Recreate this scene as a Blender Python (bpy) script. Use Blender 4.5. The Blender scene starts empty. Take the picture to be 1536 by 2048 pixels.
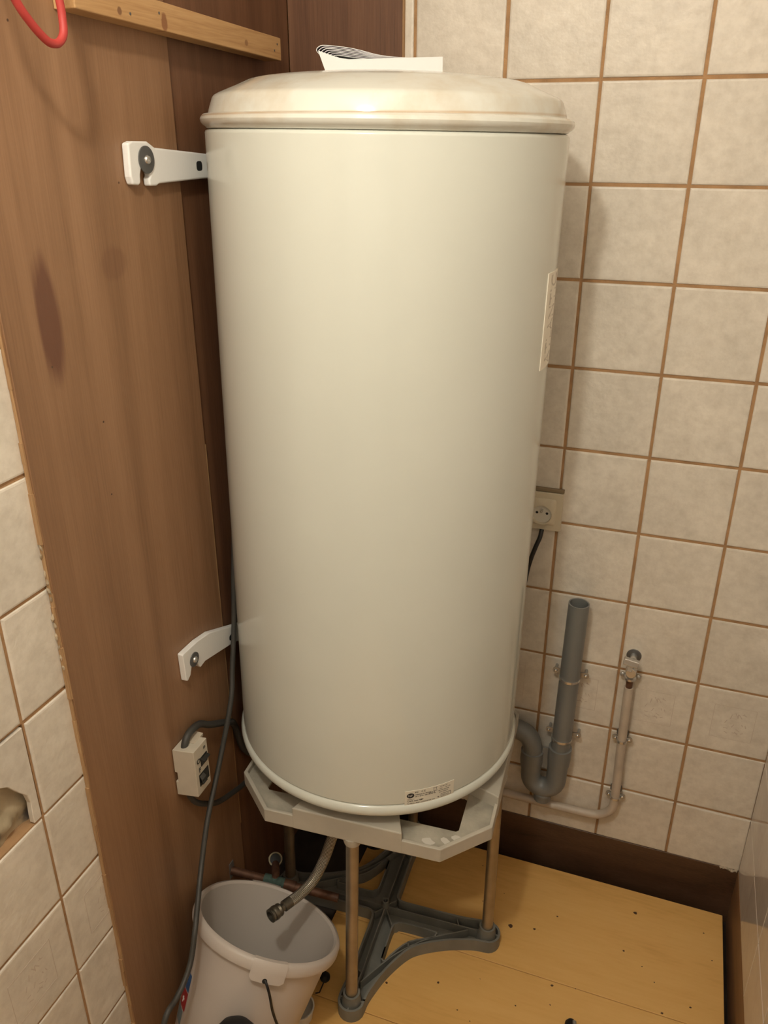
import bpy, math, random
from mathutils import Vector, Matrix, noise

# ------------------------------------------------------------------ camera, world, light, exposure
SC = bpy.context.scene
COL = SC.collection
CAM = Vector((0.16952, -1.44463, 1.54307))
YAW, PITCH, ROLL = 0.346329, 1.143978, 0.001532
cam_data = bpy.data.cameras.new('camera')
cam = bpy.data.objects.new('camera', cam_data)
COL.objects.link(cam)
cam_data.sensor_fit = 'HORIZONTAL'
cam_data.sensor_width = 36.0
cam_data.lens = 36.0 * 1638.33 / 1536.0
cam_data.clip_start = 0.02
cam.matrix_world = Matrix.Translation(CAM) @ Matrix.Rotation(YAW, 4, 'Z') @ Matrix.Rotation(PITCH, 4, 'X') @ Matrix.Rotation(ROLL, 4, 'Z')
SC.camera = cam

world = bpy.data.worlds.new('world')
SC.world = world
world.use_nodes = True
world.node_tree.nodes['Background'].inputs[0].default_value = (0.9, 0.8, 0.7, 1)
world.node_tree.nodes['Background'].inputs[1].default_value = 0.02

LAMP = Vector((-0.11, -1.27, 2.07))          # bulb in the middle of the little room
LAMP_POWER = 20.3
LAMP_COLOUR = (1.0, 0.965, 0.84)
SC.view_settings.view_transform = 'Standard'
SC.view_settings.look = 'None'
SC.view_settings.exposure = 0.0
SC.view_settings.gamma = 1.0
SC.view_settings.use_curve_mapping = False

R = random.Random(7)
V = Vector

# ------------------------------------------------------------------ materials
def new_mat(name):
    m = bpy.data.materials.new(name)
    m.use_nodes = True
    nt = m.node_tree
    return m, nt, nt.nodes['Principled BSDF']

def simple(name, col, rough=0.5, metal=0.0, coat=0.0, bump=0.0, bscale=200.0, spec=0.5, var=0.0, vscale=20.0):
    m, nt, b = new_mat(name)
    b.inputs['Base Color'].default_value = (*col, 1)
    b.inputs['Roughness'].default_value = rough
    b.inputs['Metallic'].default_value = metal
    b.inputs['Coat Weight'].default_value = coat
    b.inputs['Coat Roughness'].default_value = 0.15
    b.inputs['Specular IOR Level'].default_value = spec
    tc = nt.nodes.new('ShaderNodeTexCoord')
    if var:
        n = nt.nodes.new('ShaderNodeTexNoise'); n.inputs['Scale'].default_value = vscale; n.inputs['Detail'].default_value = 4
        nt.links.new(tc.outputs['Object'], n.inputs['Vector'])
        cr = nt.nodes.new('ShaderNodeValToRGB')
        cr.color_ramp.elements[0].position = 0.3; cr.color_ramp.elements[1].position = 0.7
        cr.color_ramp.elements[0].color = (*[c * (1 - var) for c in col], 1)
        cr.color_ramp.elements[1].color = (*[min(1, c * (1 + var * .4)) for c in col], 1)
        nt.links.new(n.outputs['Fac'], cr.inputs['Fac']); nt.links.new(cr.outputs['Color'], b.inputs['Base Color'])
    if bump:
        n2 = nt.nodes.new('ShaderNodeTexNoise'); n2.inputs['Scale'].default_value = bscale
        nt.links.new(tc.outputs['Object'], n2.inputs['Vector'])
        bp = nt.nodes.new('ShaderNodeBump'); bp.inputs['Strength'].default_value = bump; bp.inputs['Distance'].default_value = 0.002
        nt.links.new(n2.outputs['Fac'], bp.inputs['Height']); nt.links.new(bp.outputs['Normal'], b.inputs['Normal'])
    return m

def ramp(nt, stops):
    cr = nt.nodes.new('ShaderNodeValToRGB')
    e = cr.color_ramp.elements
    e[0].position, e[0].color = stops[0][0], (*stops[0][1], 1)
    e[1].position, e[1].color = stops[-1][0], (*stops[-1][1], 1)
    for p, c in stops[1:-1]:
        k = e.new(p); k.color = (*c, 1)
    return cr

def tile_mat(name, c0, c1, rough, bump=0.25, spec=0.5):
    m, nt, b = new_mat(name)
    tc = nt.nodes.new('ShaderNodeTexCoord'); oi = nt.nodes.new('ShaderNodeObjectInfo')
    mul = nt.nodes.new('ShaderNodeMath'); mul.operation = 'MULTIPLY'; mul.inputs[1].default_value = 37.0
    nt.links.new(oi.outputs['Random'], mul.inputs[0])
    add = nt.nodes.new('ShaderNodeVectorMath'); add.operation = 'ADD'
    nt.links.new(tc.outputs['Object'], add.inputs[0]); nt.links.new(mul.outputs[0], add.inputs[1])
    n = nt.nodes.new('ShaderNodeTexNoise'); n.inputs['Scale'].default_value = 52; n.inputs['Detail'].default_value = 6; n.inputs['Roughness'].default_value = .65
    nt.links.new(add.outputs[0], n.inputs['Vector'])
    cr = ramp(nt, [(0.33, c0), (0.62, c1)])
    nt.links.new(n.outputs['Fac'], cr.inputs['Fac'])
    n3 = nt.nodes.new('ShaderNodeTexNoise'); n3.inputs['Scale'].default_value = 9
    nt.links.new(add.outputs[0], n3.inputs['Vector'])
    hsv = nt.nodes.new('ShaderNodeHueSaturation')
    mr = nt.nodes.new('ShaderNodeMapRange'); mr.inputs['From Min'].default_value = .3; mr.inputs['From Max'].default_value = .7
    mr.inputs['To Min'].default_value = .92; mr.inputs['To Max'].default_value = 1.06
    nt.links.new(n3.outputs['Fac'], mr.inputs['Value']); nt.links.new(mr.outputs[0], hsv.inputs['Value'])
    nt.links.new(cr.outputs['Color'], hsv.inputs['Color']); nt.links.new(hsv.outputs['Color'], b.inputs['Base Color'])
    # small dark specks of dirt
    b.inputs['Roughness'].default_value = rough
    b.inputs['Specular IOR Level'].default_value = spec
    n2 = nt.nodes.new('ShaderNodeTexNoise'); n2.inputs['Scale'].default_value = 70; n2.inputs['Detail'].default_value = 5
    nt.links.new(add.outputs[0], n2.inputs['Vector'])
    bp = nt.nodes.new('ShaderNodeBump'); bp.inputs['Strength'].default_value = bump; bp.inputs['Distance'].default_value = 0.002
    nt.links.new(n2.outputs['Fac'], bp.inputs['Height']); nt.links.new(bp.outputs['Normal'], b.inputs['Normal'])
    return m

def wood_mat(name, dark, mid, light, axis, rough=0.55, fine=420.0, broad=26.0, stretch=0.035, coat=0.0, blotch=None, bump=.15, contrast=1.0, spec=.5):
    """grain runs along axis (0,1,2); object coordinates equal world metres"""
    m, nt, b = new_mat(name)
    tc = nt.nodes.new('ShaderNodeTexCoord')
    mp = nt.nodes.new('ShaderNodeMapping')
    s = [1, 1, 1]; s[axis] = stretch
    mp.inputs['Scale'].default_value = s
    nt.links.new(tc.outputs['Object'], mp.inputs['Vector'])
    n1 = nt.nodes.new('ShaderNodeTexNoise'); n1.inputs['Scale'].default_value = broad; n1.inputs['Detail'].default_value = 5; n1.inputs['Distortion'].default_value = .6
    n2 = nt.nodes.new('ShaderNodeTexNoise'); n2.inputs['Scale'].default_value = fine; n2.inputs['Detail'].default_value = 2
    nt.links.new(mp.outputs[0], n1.inputs['Vector']); nt.links.new(mp.outputs[0], n2.inputs['Vector'])
    mx = nt.nodes.new('ShaderNodeMix'); mx.data_type = 'FLOAT'; mx.inputs['Factor'].default_value = .3
    nt.links.new(n1.outputs['Fac'], mx.inputs['A']); nt.links.new(n2.outputs['Fac'], mx.inputs['B'])
    cr = ramp(nt, [(.5 - .2 / contrast, dark), (.5, mid), (.5 + .2 / contrast, light)])
    nt.links.new(mx.outputs['Result'], cr.inputs['Fac'])
    last = cr.outputs['Color']
    for (cx, cy, cz, rx, ry, rz, col, fac) in (blotch or []):
        mp2 = nt.nodes.new('ShaderNodeMapping'); mp2.vector_type = 'POINT'
        mp2.inputs['Location'].default_value = (-cx / rx, -cy / ry, -cz / rz)
        mp2.inputs['Scale'].default_value = (1 / rx, 1 / ry, 1 / rz)
        nt.links.new(tc.outputs['Object'], mp2.inputs['Vector'])
        ln = nt.nodes.new('ShaderNodeVectorMath'); ln.operation = 'LENGTH'
        nt.links.new(mp2.outputs[0], ln.inputs[0])
        ad = nt.nodes.new('ShaderNodeMath'); ad.operation = 'MULTIPLY_ADD'; ad.inputs[1].default_value = 1.2
        nt.links.new(n1.outputs['Fac'], ad.inputs[0]); nt.links.new(ln.outputs['Value'], ad.inputs[2])
        mr = nt.nodes.new('ShaderNodeMapRange'); mr.inputs['From Min'].default_value = 1.72; mr.inputs['From Max'].default_value = 1.35
        mr.inputs['To Min'].default_value = 0; mr.inputs['To Max'].default_value = fac
        nt.links.new(ad.outputs[0], mr.inputs['Value'])
        mc = nt.nodes.new('ShaderNodeMix'); mc.data_type = 'RGBA'
        mc.inputs['B'].default_value = (*col, 1)
        nt.links.new(mr.outputs[0], mc.inputs['Factor']); nt.links.new(last, mc.inputs['A'])
        last = mc.outputs['Result']
    nt.links.new(last, b.inputs['Base Color'])
    b.inputs['Roughness'].default_value = rough
    b.inputs['Coat Weight'].default_value = coat
    b.inputs['Specular IOR Level'].default_value = spec
    b.inputs['Coat Roughness'].default_value = .25
    bp = nt.nodes.new('ShaderNodeBump'); bp.inputs['Strength'].default_value = bump; bp.inputs['Distance'].default_value = 0.001
    nt.links.new(n2.outputs['Fac'], bp.inputs['Height']); nt.links.new(bp.outputs['Normal'], b.inputs['Normal'])
    return m

M = {}
M['tile'] = tile_mat('beige_tile', (.67, .60, .51), (.775, .705, .61), .42, bump=.5)
M['tile_gloss'] = tile_mat('glossy_tile', (.66, .59, .53), (.70, .63, .57), .10, bump=.03)
M['grout'] = simple('ochre_grout', (.45, .26, .125), .9, bump=.4, bscale=400, var=.25, vscale=30)
M['grout_pale'] = simple('pale_grout', (.45, .36, .28), .9)
M['plaster'] = simple('old_plaster', (.50, .40, .28), .9, bump=.6, bscale=120, var=.35, vscale=25)
M['paint'] = simple('wall_paint', (.86, .84, .80), .8)
M['plywood'] = wood_mat('brown_plywood', (.19, .096, .046), (.27, .143, .072), (.335, .185, .098), 2, rough=.5, blotch=[(-.516, -.682, 1.352, .05, .020, .080, (.13, .05, .028), .85), (-.516, -.55, 1.40, .05, .03, .02, (.16, .07, .035), .4)])
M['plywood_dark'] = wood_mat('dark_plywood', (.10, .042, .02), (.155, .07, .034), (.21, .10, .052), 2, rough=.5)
M['ply_edge'] = wood_mat('plywood_edge', (.28, .15, .07), (.42, .25, .12), (.55, .36, .19), 2, rough=.7, broad=300)
M['pine'] = wood_mat('pine_batten', (.38, .20, .075), (.53, .315, .14), (.60, .375, .18), 1, rough=.5, broad=60, fine=500, stretch=.05,
                     blotch=[(-.49, -.43, 1.675, .03, .006, .01, (.25, .10, .04), .9), (-.49, -.52, 1.677, .03, .004, .004, (.2, .09, .04), .9), (-.49, -.22, 1.672, .03, .005, .004, (.25, .12, .05), .8)])
M['floor'] = wood_mat('varnished_floor', (.62, .335, .088), (.77, .45, .145), (.82, .505, .18), 0, rough=.36, fine=160, broad=9, stretch=.13, coat=.15, bump=.04, contrast=.9)
M['stain'] = wood_mat('dark_stained_wood', (.045, .021, .011), (.085, .042, .022), (.13, .066, .036), 0, rough=.5, broad=18, stretch=.2)
M['plinth'] = wood_mat('brown_plinth', (.16, .08, .035), (.23, .12, .055), (.28, .15, .07), 1, rough=.6)
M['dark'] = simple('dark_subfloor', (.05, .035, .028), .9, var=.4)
M['white_metal'] = simple('white_painted_steel', (.86, .85, .83), .35, bump=.08, bscale=300)
M['zinc'] = simple('zinc_plated', (.42, .41, .39), .35, metal=.7)
M['dull_zinc'] = simple('dull_zinc', (.16, .16, .16), .45, metal=.6)
M['chrome'] = simple('chrome', (.62, .60, .57), .22, metal=.75)
M['brass'] = simple('old_brass', (.17, .14, .09), .5, metal=.8, var=.3, vscale=80)
M['hose_nut'] = simple('dull_nickel', (.23, .21, .17), .35, metal=.85, var=.25, vscale=90)
M['copper'] = simple('old_copper', (.15, .07, .04), .6, metal=.4, var=.4, vscale=60)
M['verdigris'] = simple('verdigris', (.07, .12, .10), .8, var=.5, vscale=120)
M['pvc'] = simple('grey_pvc', (.20, .20, .19), .38, bump=.03, var=.12, vscale=12)
M['paint_pipe'] = simple('beige_painted_pipe', (.56, .47, .38), .45, var=.15, vscale=30, bump=.1)
M['grey_plastic'] = simple('grey_plastic', (.50, .46, .385), .5, bump=.06, bscale=260, var=.16, vscale=14)
M['tray_floor'] = simple('dusty_grey_plastic', (.46, .42, .34), .7, bump=.25, bscale=220, var=.35, vscale=22)
M['base_plastic'] = simple('dark_grey_plastic', (.22, .215, .19), .55, bump=.06, bscale=260, var=.2, vscale=18)
M['leg_tube'] = simple('steel_tube', (.40, .34, .26), .38, metal=.75, var=.18, vscale=25)
M['cable_grey'] = simple('grey_cable', (.048, .045, .040), .5)
M['cable_black'] = simple('black_cable', (.012, .011, .011), .45)
M['cable_red'] = simple('red_cable', (.43, .042, .036), .55)
M['black'] = simple('black_plastic', (.008, .008, .009), .6)
M['black_switch'] = simple('black_switch', (.02, .02, .018), .4)
M['box_plastic'] = simple('ivory_plastic', (.60, .54, .44), .5, var=.08, vscale=30)
M['socket_plastic'] = simple('cream_plastic', (.66, .58, .44), .35)
M['socket_well'] = simple('pale_plastic', (.70, .66, .58), .35)
M['socket_ledge'] = simple('grey_brown_filler', (.28, .21, .13), .85, var=.2)
M['bucket'] = simple('pale_plastic_bucket', (.54, .475, .425), .42, bump=.03, var=.05, vscale=10)
M['bucket_in'] = simple('bucket_inside', (.49, .44, .395), .45)
M['paper'] = simple('white_paper', (.70, .695, .685), .7)
M['paper_print'] = simple('printed_paper', (.62, .58, .62), .7)
M['ink'] = simple('black_ink', (.02, .018, .018), .6)
M['ink_light'] = simple('white_ink', (.8, .78, .75), .6)
M['sticker'] = simple('cream_sticker', (.74, .70, .60), .5)
M['plate'] = simple('brand_plate', (.86, .80, .68), .4)
M['plate_letter'] = simple('plate_letter', (.52, .46, .37), .4)
M['blue'] = simple('blue_sticker', (.03, .10, .27), .4)
M['red'] = simple('red_sticker', (.36, .03, .035), .4)
M['blue_grey'] = simple('grey_blue_sticker', (.16, .21, .23), .4)
M['white_plastic'] = simple('white_plastic', (.72, .69, .63), .4)
M['chip'] = simple('tile_body', (.52, .44, .34), .9, bump=.4, bscale=150)
M['relief'] = simple('tile_relief', (.57, .475, .40), .42)
M['scuff'] = simple('chalk_mark', (.62, .58, .51), .9)

# enamel of the heater: a little brown dirt where the lid meets its rolled edge
def enamel():
    m, nt, b = new_mat('cream_enamel')
    tc = nt.nodes.new('ShaderNodeTexCoord')
    n = nt.nodes.new('ShaderNodeTexNoise'); n.inputs['Scale'].default_value = 5; n.inputs['Detail'].default_value = 5
    nt.links.new(tc.outputs['Object'], n.inputs['Vector'])
    cr = ramp(nt, [(.3, (.62, .632, .57)), (.7, (.65, .662, .60))])
    nt.links.new(n.outputs['Fac'], cr.inputs['Fac']); nt.links.new(cr.outputs['Color'], b.inputs['Base Color'])
    b.inputs['Roughness'].default_value = .14
    b.inputs['Specular IOR Level'].default_value = .5
    return m
def enamel_lid():
    m, nt, b = new_mat('dusty_enamel')
    tc = nt.nodes.new('ShaderNodeTexCoord')
    n = nt.nodes.new('ShaderNodeTexNoise'); n.inputs['Scale'].default_value = 9; n.inputs['Detail'].default_value = 6; n.inputs['Roughness'].default_value = .6
    nt.links.new(tc.outputs['Object'], n.inputs['Vector'])
    cr = ramp(nt, [(.38, (.58, .525, .43)), (.56, (.66, .655, .595))])
    nt.links.new(n.outputs['Fac'], cr.inputs['Fac'])
    # brown dirt line in the crease above the rolled edge (z about 1.570)
    sep = nt.nodes.new('ShaderNodeSeparateXYZ'); nt.links.new(tc.outputs['Object'], sep.inputs[0])
    sb = nt.nodes.new('ShaderNodeMath'); sb.operation = 'SUBTRACT'; sb.inputs[1].default_value = 1.5712
    nt.links.new(sep.outputs['Z'], sb.inputs[0])
    ab = nt.nodes.new('ShaderNodeMath'); ab.operation = 'ABSOLUTE'; nt.links.new(sb.outputs[0], ab.inputs[0])
    mr = nt.nodes.new('ShaderNodeMapRange'); mr.inputs['From Min'].default_value = .0022; mr.inputs['From Max'].default_value = .0002
    mr.inputs['To Min'].default_value = 0; mr.inputs['To Max'].default_value = 1
    nt.links.new(ab.outputs[0], mr.inputs['Value'])
    n2 = nt.nodes.new('ShaderNodeTexNoise'); n2.inputs['Scale'].default_value = 12
    nt.links.new(tc.outputs['Object'], n2.inputs['Vector'])
    m2 = nt.nodes.new('ShaderNodeMath'); m2.operation = 'MULTIPLY'
    nt.links.new(mr.outputs[0], m2.inputs[0]); nt.links.new(n2.outputs['Fac'], m2.inputs[1])
    mc = nt.nodes.new('ShaderNodeMix'); mc.data_type = 'RGBA'; mc.inputs['B'].default_value = (.42, .24, .10, 1)
    nt.links.new(m2.outputs[0], mc.inputs['Factor']); nt.links.new(cr.outputs['Color'], mc.inputs['A'])
    nt.links.new(mc.outputs['Result'], b.inputs['Base Color'])
    b.inputs['Roughness'].default_value = .14
    return m
M['enamel'] = enamel()
M['enamel_lid'] = enamel_lid()

# braided steel hose, woven from the tube's UV coordinates
def braid():
    m, nt, b = new_mat('steel_braid')
    uv = nt.nodes.new('ShaderNodeUVMap')
    outs = []
    for sgn in (1, -1):
        sp = nt.nodes.new('ShaderNodeSeparateXYZ'); nt.links.new(uv.outputs[0], sp.inputs[0])
        a = nt.nodes.new('ShaderNodeMath'); a.operation = 'MULTIPLY'; a.inputs[1].default_value = 12.0 * 6.2832 * sgn
        c = nt.nodes.new('ShaderNodeMath'); c.operation = 'MULTIPLY'; c.inputs[1].default_value = 210 * 6.2832
        nt.links.new(sp.outputs['X'], a.inputs[0]); nt.links.new(sp.outputs['Y'], c.inputs[0])
        s = nt.nodes.new('ShaderNodeMath'); s.operation = 'ADD'; nt.links.new(a.outputs[0], s.inputs[0]); nt.links.new(c.outputs[0], s.inputs[1])
        q = nt.nodes.new('ShaderNodeMath'); q.operation = 'SINE'; nt.links.new(s.outputs[0], q.inputs[0]); outs.append(q)
    mx = nt.nodes.new('ShaderNodeMath'); mx.operation = 'MULTIPLY'
    nt.links.new(outs[0].outputs[0], mx.inputs[0]); nt.links.new(outs[1].outputs[0], mx.inputs[1])
    mr = nt.nodes.new('ShaderNodeMapRange'); mr.inputs['From Min'].default_value = -.6; mr.inputs['From Max'].default_value = .6
    nt.links.new(mx.outputs[0], mr.inputs['Value'])
    cr = ramp(nt, [(0, (.06, .045, .03)), (1, (.80, .74, .64))]); nt.links.new(mr.outputs[0], cr.inputs['Fac'])
    nt.links.new(cr.outputs['Color'], b.inputs['Base Color'])
    b.inputs['Metallic'].default_value = .9; b.inputs['Roughness'].default_value = .32
    bp = nt.nodes.new('ShaderNodeBump'); bp.inputs['Strength'].default_value = .6; bp.inputs['Distance'].default_value = .002
    nt.links.new(mr.outputs[0], bp.inputs['Height']); nt.links.new(bp.outputs['Normal'], b.inputs['Normal'])
    return m
M['braid'] = braid()

# ------------------------------------------------------------------ mesh helpers
class MB:
    """collects shapes; build() links them as ONE mesh object"""
    def __init__(s): s.v, s.f, s.uv = [], [], None
    def add(s, vs, fs):
        o = len(s.v); s.v += [tuple(v) for v in vs]; s.f += [tuple(i + o for i in f) for f in fs]; return s
    def box(s, x0, x1, y0, y1, z0, z1, mat=None):
        vs = [V((x, y, z)) for x in (x0, x1) for y in (y0, y1) for z in (z0, z1)]
        if mat: vs = [mat @ v for v in vs]
        return s.add(vs, [(0, 1, 3, 2), (4, 6, 7, 5), (0, 4, 5, 1), (2, 3, 7, 6), (0, 2, 6, 4), (1, 5, 7, 3)])
    def tube(s, path, r, seg=12, caps=True, uv=False):
        path = [V(p) for p in path]; n = len(path)
        rr = r if isinstance(r, (list, tuple)) else [r] * n
        t0 = (path[1] - path[0]).normalized()
        u = t0.orthogonal().normalized(); vs = []
        for i in range(n):
            t = (path[min(i + 1, n - 1)] - path[max(i - 1, 0)]).normalized()
            u = (u - t * u.dot(t)).normalized(); w = t.cross(u)
            for k in range(seg):
                a = 2 * math.pi * k / seg
                vs.append(path[i] + (u * math.cos(a) + w * math.sin(a)) * rr[i])
        fs = [(i * seg + k, i * seg + (k + 1) % seg, (i + 1) * seg + (k + 1) % seg, (i + 1) * seg + k) for i in range(n - 1) for k in range(seg)]
        if caps: fs += [tuple(reversed(range(seg))), tuple(range((n - 1) * seg, n * seg))]
        if uv:
            L = [0]
            for i in range(1, n): L.append(L[-1] + (path[i] - path[i - 1]).length)
            s.uv = []
            for i in range(n - 1):
                for k in range(seg):
                    s.uv += [(k / seg, L[i]), ((k + 1) / seg, L[i]), ((k + 1) / seg, L[i + 1]), (k / seg, L[i + 1])]
            if caps: s.uv += [(0, 0)] * (2 * seg)
        return s.add(vs, fs)
    def lathe(s, prof, origin=(0, 0, 0), axis=(0, 0, 1), seg=48, x=None, closed=False):
        """prof: (radius, height) list"""
        o = V(origin); ax = V(axis).normalized()
        ex = V(x) if x else (V((1, 0, 0)) if abs(ax.x) < .9 else V((0, 1, 0)))
        ex = (ex - ax * ex.dot(ax)).normalized(); ey = ax.cross(ex)
        vs, rows = [], []
        for (r, h) in prof:
            if r < 1e-6:
                rows.append([len(vs)] * seg); vs.append(o + ax * h)
            else:
                rows.append(list(range(len(vs), len(vs) + seg)))
                for k in range(seg):
                    a = 2 * math.pi * k / seg
                    vs.append(o + ax * h + (ex * math.cos(a) + ey * math.sin(a)) * r)
        fs = []
        m = len(rows)
        for i in range(m if closed else m - 1):
            A, B = rows[i], rows[(i + 1) % m]
            for k in range(seg):
                q = [A[k], A[(k + 1) % seg], B[(k + 1) % seg], B[k]]
                p = []
                for t in q:
                    if t not in p: p.append(t)
                if len(p) > 2: fs.append(tuple(p))
        return s.add(vs, fs)
    def prism(s, pts, d):
        """pts: 3D polygon, extruded by vector d"""
        n = len(pts); a = [V(p) for p in pts]; b = [p + V(d) for p in a]
        fs = [tuple(range(n)), tuple(reversed(range(n, 2 * n)))] + [(i, i + n, (i + 1) % n + n, (i + 1) % n) for i in range(n)]
        return s.add(a + b, fs)
    def wall(s, pts, h, th, z0):
        """thin upright strip following 2D points (open), thickness th"""
        n = len(pts); L = []; Rr = []
        for i in range(n):
            t = (V(pts[min(i + 1, n - 1)]) - V(pts[max(i - 1, 0)])).normalized(); nn = V((-t.y, t.x))
            L.append(V(pts[i]) + nn * th / 2); Rr.append(V(pts[i]) - nn * th / 2)
        vs = [(p.x, p.y, z) for z in (z0, z0 + h) for p in L] + [(p.x, p.y, z) for z in (z0, z0 + h) for p in Rr]
        fs = []
        for i in range(n - 1):
            fs += [(i, i + 1, n + i + 1, n + i), (2 * n + i + 1, 2 * n + i, 3 * n + i, 3 * n + i + 1),
                   (n + i, n + i + 1, 3 * n + i + 1, 3 * n + i)]
        fs += [(0, n, 3 * n, 2 * n), (n - 1, 3 * n - 1, 4 * n - 1, 2 * n - 1)]
        return s.add(vs, fs)
    def build(s, name, mat, parent=None, smooth=False, bevel=0.0, seg=2, angle=40):
        me = bpy.data.meshes.new(name)
        me.from_pydata(s.v, [], s.f)
        if s.uv:
            l = me.uv_layers.new(name='UVMap')
            for i, c in enumerate(s.uv): l.data[i].uv = c
        me.materials.append(mat)
        import bmesh
        bm = bmesh.new(); bm.from_mesh(me); bmesh.ops.recalc_face_normals(bm, faces=bm.faces); bm.to_mesh(me); bm.free()
        o = bpy.data.objects.new(name, me); COL.objects.link(o)
        if smooth:
            me.polygons.foreach_set('use_smooth', [True] * len(me.polygons))
            me.set_sharp_from_angle(angle=math.radians(angle))
        if bevel:
            b = o.modifiers.new('bevel', 'BEVEL'); b.width = bevel; b.segments = seg; b.limit_method = 'ANGLE'; b.angle_limit = math.radians(35)
            if smooth is None: pass
        if parent: put(o, parent)
        return o

def put(o, parent):
    o.parent = parent
    o.matrix_parent_inverse = Matrix.Translation(-parent.location)   # all things below stand unrotated

def thing(name, label, cat, loc, group=None):
    o = bpy.data.objects.new(name, None); COL.objects.link(o); o.location = loc
    o.empty_display_size = .05
    o['label'] = label; o['category'] = cat
    if group: o['group'] = group
    return o
def tag(o, label, cat, group=None):
    o['label'] = label; o['category'] = cat
    if group: o['group'] = group
    return o
def struct(o):
    o['kind'] = 'structure'; return o

def catmull(P, n=8):
    P = [V(p) for p in P]; out = []
    Q = [P[0] * 2 - P[1]] + P + [P[-1] * 2 - P[-2]]
    for i in range(1, len(Q) - 2):
        a, b, c, d = Q[i - 1], Q[i], Q[i + 1], Q[i + 2]
        for k in range(n):
            t = k / n
            out.append(.5 * ((2 * b) + (c - a) * t + (2 * a - 5 * b + 4 * c - d) * t * t + (3 * b - a - 3 * c + d) * t ** 3))
    out.append(P[-1]); return out

def text_mesh(body, size, weight=0.0):
    """flat lettering as (verts2d, faces)"""
    cu = bpy.data.curves.new('lettering', 'FONT'); cu.body = body; cu.size = size; cu.resolution_u = 3; cu.offset = weight * size
    ob = bpy.data.objects.new('lettering', cu); COL.objects.link(ob)
    dg = bpy.context.evaluated_depsgraph_get()
    me = bpy.data.meshes.new_from_object(ob.evaluated_get(dg))
    vs = [(v.co.x, v.co.y) for v in me.vertices]; fs = [tuple(p.vertices) for p in me.polygons]
    bpy.data.objects.remove(ob); bpy.data.curves.remove(cu); bpy.data.meshes.remove(me)
    return vs, fs

# ------------------------------------------------------------------ the setting
ZF = 0.042                     # top of the floor boards
XL, XR = -0.5236, 0.447        # tile faces left and right; back tile face at y = 0
CEIL, YFRONT = 2.30, -1.85

# floor: sub-floor slab, boards laid on it with a gap along the right wall
fl = struct(MB().box(-.60, .52, YFRONT, .06, -.08, -.020).build('floor', M['dark']))
seams = [-.041, -.315, -.499, -.683, -.867, -1.051, -1.235, -1.419, -1.603, YFRONT]
for a, b in zip(seams[:-1], seams[1:]):
    put(MB().box(-.3465 if a > -.49 else -.5225, .430, b + .0006, a - .0006, -.020, ZF).build('floor_board', M['floor'], bevel=.0008, seg=1), fl)
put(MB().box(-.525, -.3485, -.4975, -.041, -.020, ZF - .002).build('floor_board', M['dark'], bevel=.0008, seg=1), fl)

# one bevelled wall tile, shared by all whole tiles
def tile_mesh(w, h, mat, d=.008, e=.0022):
    w, h = w / 2, h / 2
    vs = [(x * w, z * h, 0) for x, z in ((-1, -1), (1, -1), (1, 1), (-1, 1))]
    vs += [(x * w, z * h, d - e * .8) for x, z in ((-1, -1), (1, -1), (1, 1), (-1, 1))]
    vs += [(x * (w - e * .45), z * (h - e * .45), d - e * .22) for x, z in ((-1, -1), (1, -1), (1, 1), (-1, 1))]
    vs += [(x * (w - e * 1.5), z * (h - e * 1.5), d) for x, z in ((-1, -1), (1, -1), (1, 1), (-1, 1))]
    fs = []
    for L in range(3):
        for i in range(4):
            fs.append((L * 4 + i, L * 4 + (i + 1) % 4, L * 4 + 4 + (i + 1) % 4, L * 4 + 4 + i))
    fs.append((12, 13, 14, 15))
    me = bpy.data.meshes.new('tile'); me.from_pydata(vs, [], fs); me.materials.append(mat)
    me.polygons.foreach_set('use_smooth', [True] * len(fs)); me.set_sharp_from_angle(angle=math.radians(9))
    return me
ROT_BACK = Matrix(((1, 0, 0), (0, 0, -1), (0, 1, 0)))      # mesh x->X, y->Z, normal -> -Y
ROT_LEFT = Matrix(((0, 0, 1), (1, 0, 0), (0, 1, 0)))       # mesh x->Y, y->Z, normal -> +X
ROT_RIGHT = Matrix(((0, 0, -1), (-1, 0, 0), (0, 1, 0)))    # normal -> -X
def lay_tile(me, rot, pos, parent, jit=.0015):
    o = bpy.data.objects.new('tile', me); COL.objects.link(o)
    tilt = Matrix.Rotation(R.gauss(0, jit), 3, 'X') @ Matrix.Rotation(R.gauss(0, jit), 3, 'Y') @ Matrix.Rotation(R.gauss(0, jit * .6), 3, 'Z')
    o.matrix_world = Matrix.Translation(V(pos) + V((R.uniform(-.0004, .0004), R.uniform(-.0003, .0003), R.uniform(-.0004, .0004)))) @ (rot @ tilt).to_4x4()
    o.parent = parent
    return o
GAP = .0052
T_FULL = tile_mesh(.15 - GAP, .15 - GAP, M['tile'])
T_LOW = tile_mesh(.15 - GAP, .1386, M['tile'])

def motif(pos, rot, parent_tile):
    """faint raised square with sprigs pressed into the decor tiles"""
    m = MB(); s = .0385; t = .0007
    for a, b, c, d in ((-s, s, -s, -s + t), (-s, s, s - t, s), (-s, -s + t, -s, s), (s - t, s, -s, s)):
        m.box(a, b, c, d, .0078, .0083)
    rr = random.Random(3)
    for k in range(16):
        x, y = rr.uniform(-.025, .025), rr.uniform(-.025, .025); a = rr.uniform(0, 3.1); l = rr.uniform(.002, .006)
        m.box(-l, l, -.0007, .0007, .0078, .0081, Matrix.Translation((x, y, 0)) @ Matrix.Rotation(a, 4, 'Z'))
    o = m.build('relief', M['relief'])
    o.parent = parent_tile
    return o

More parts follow.
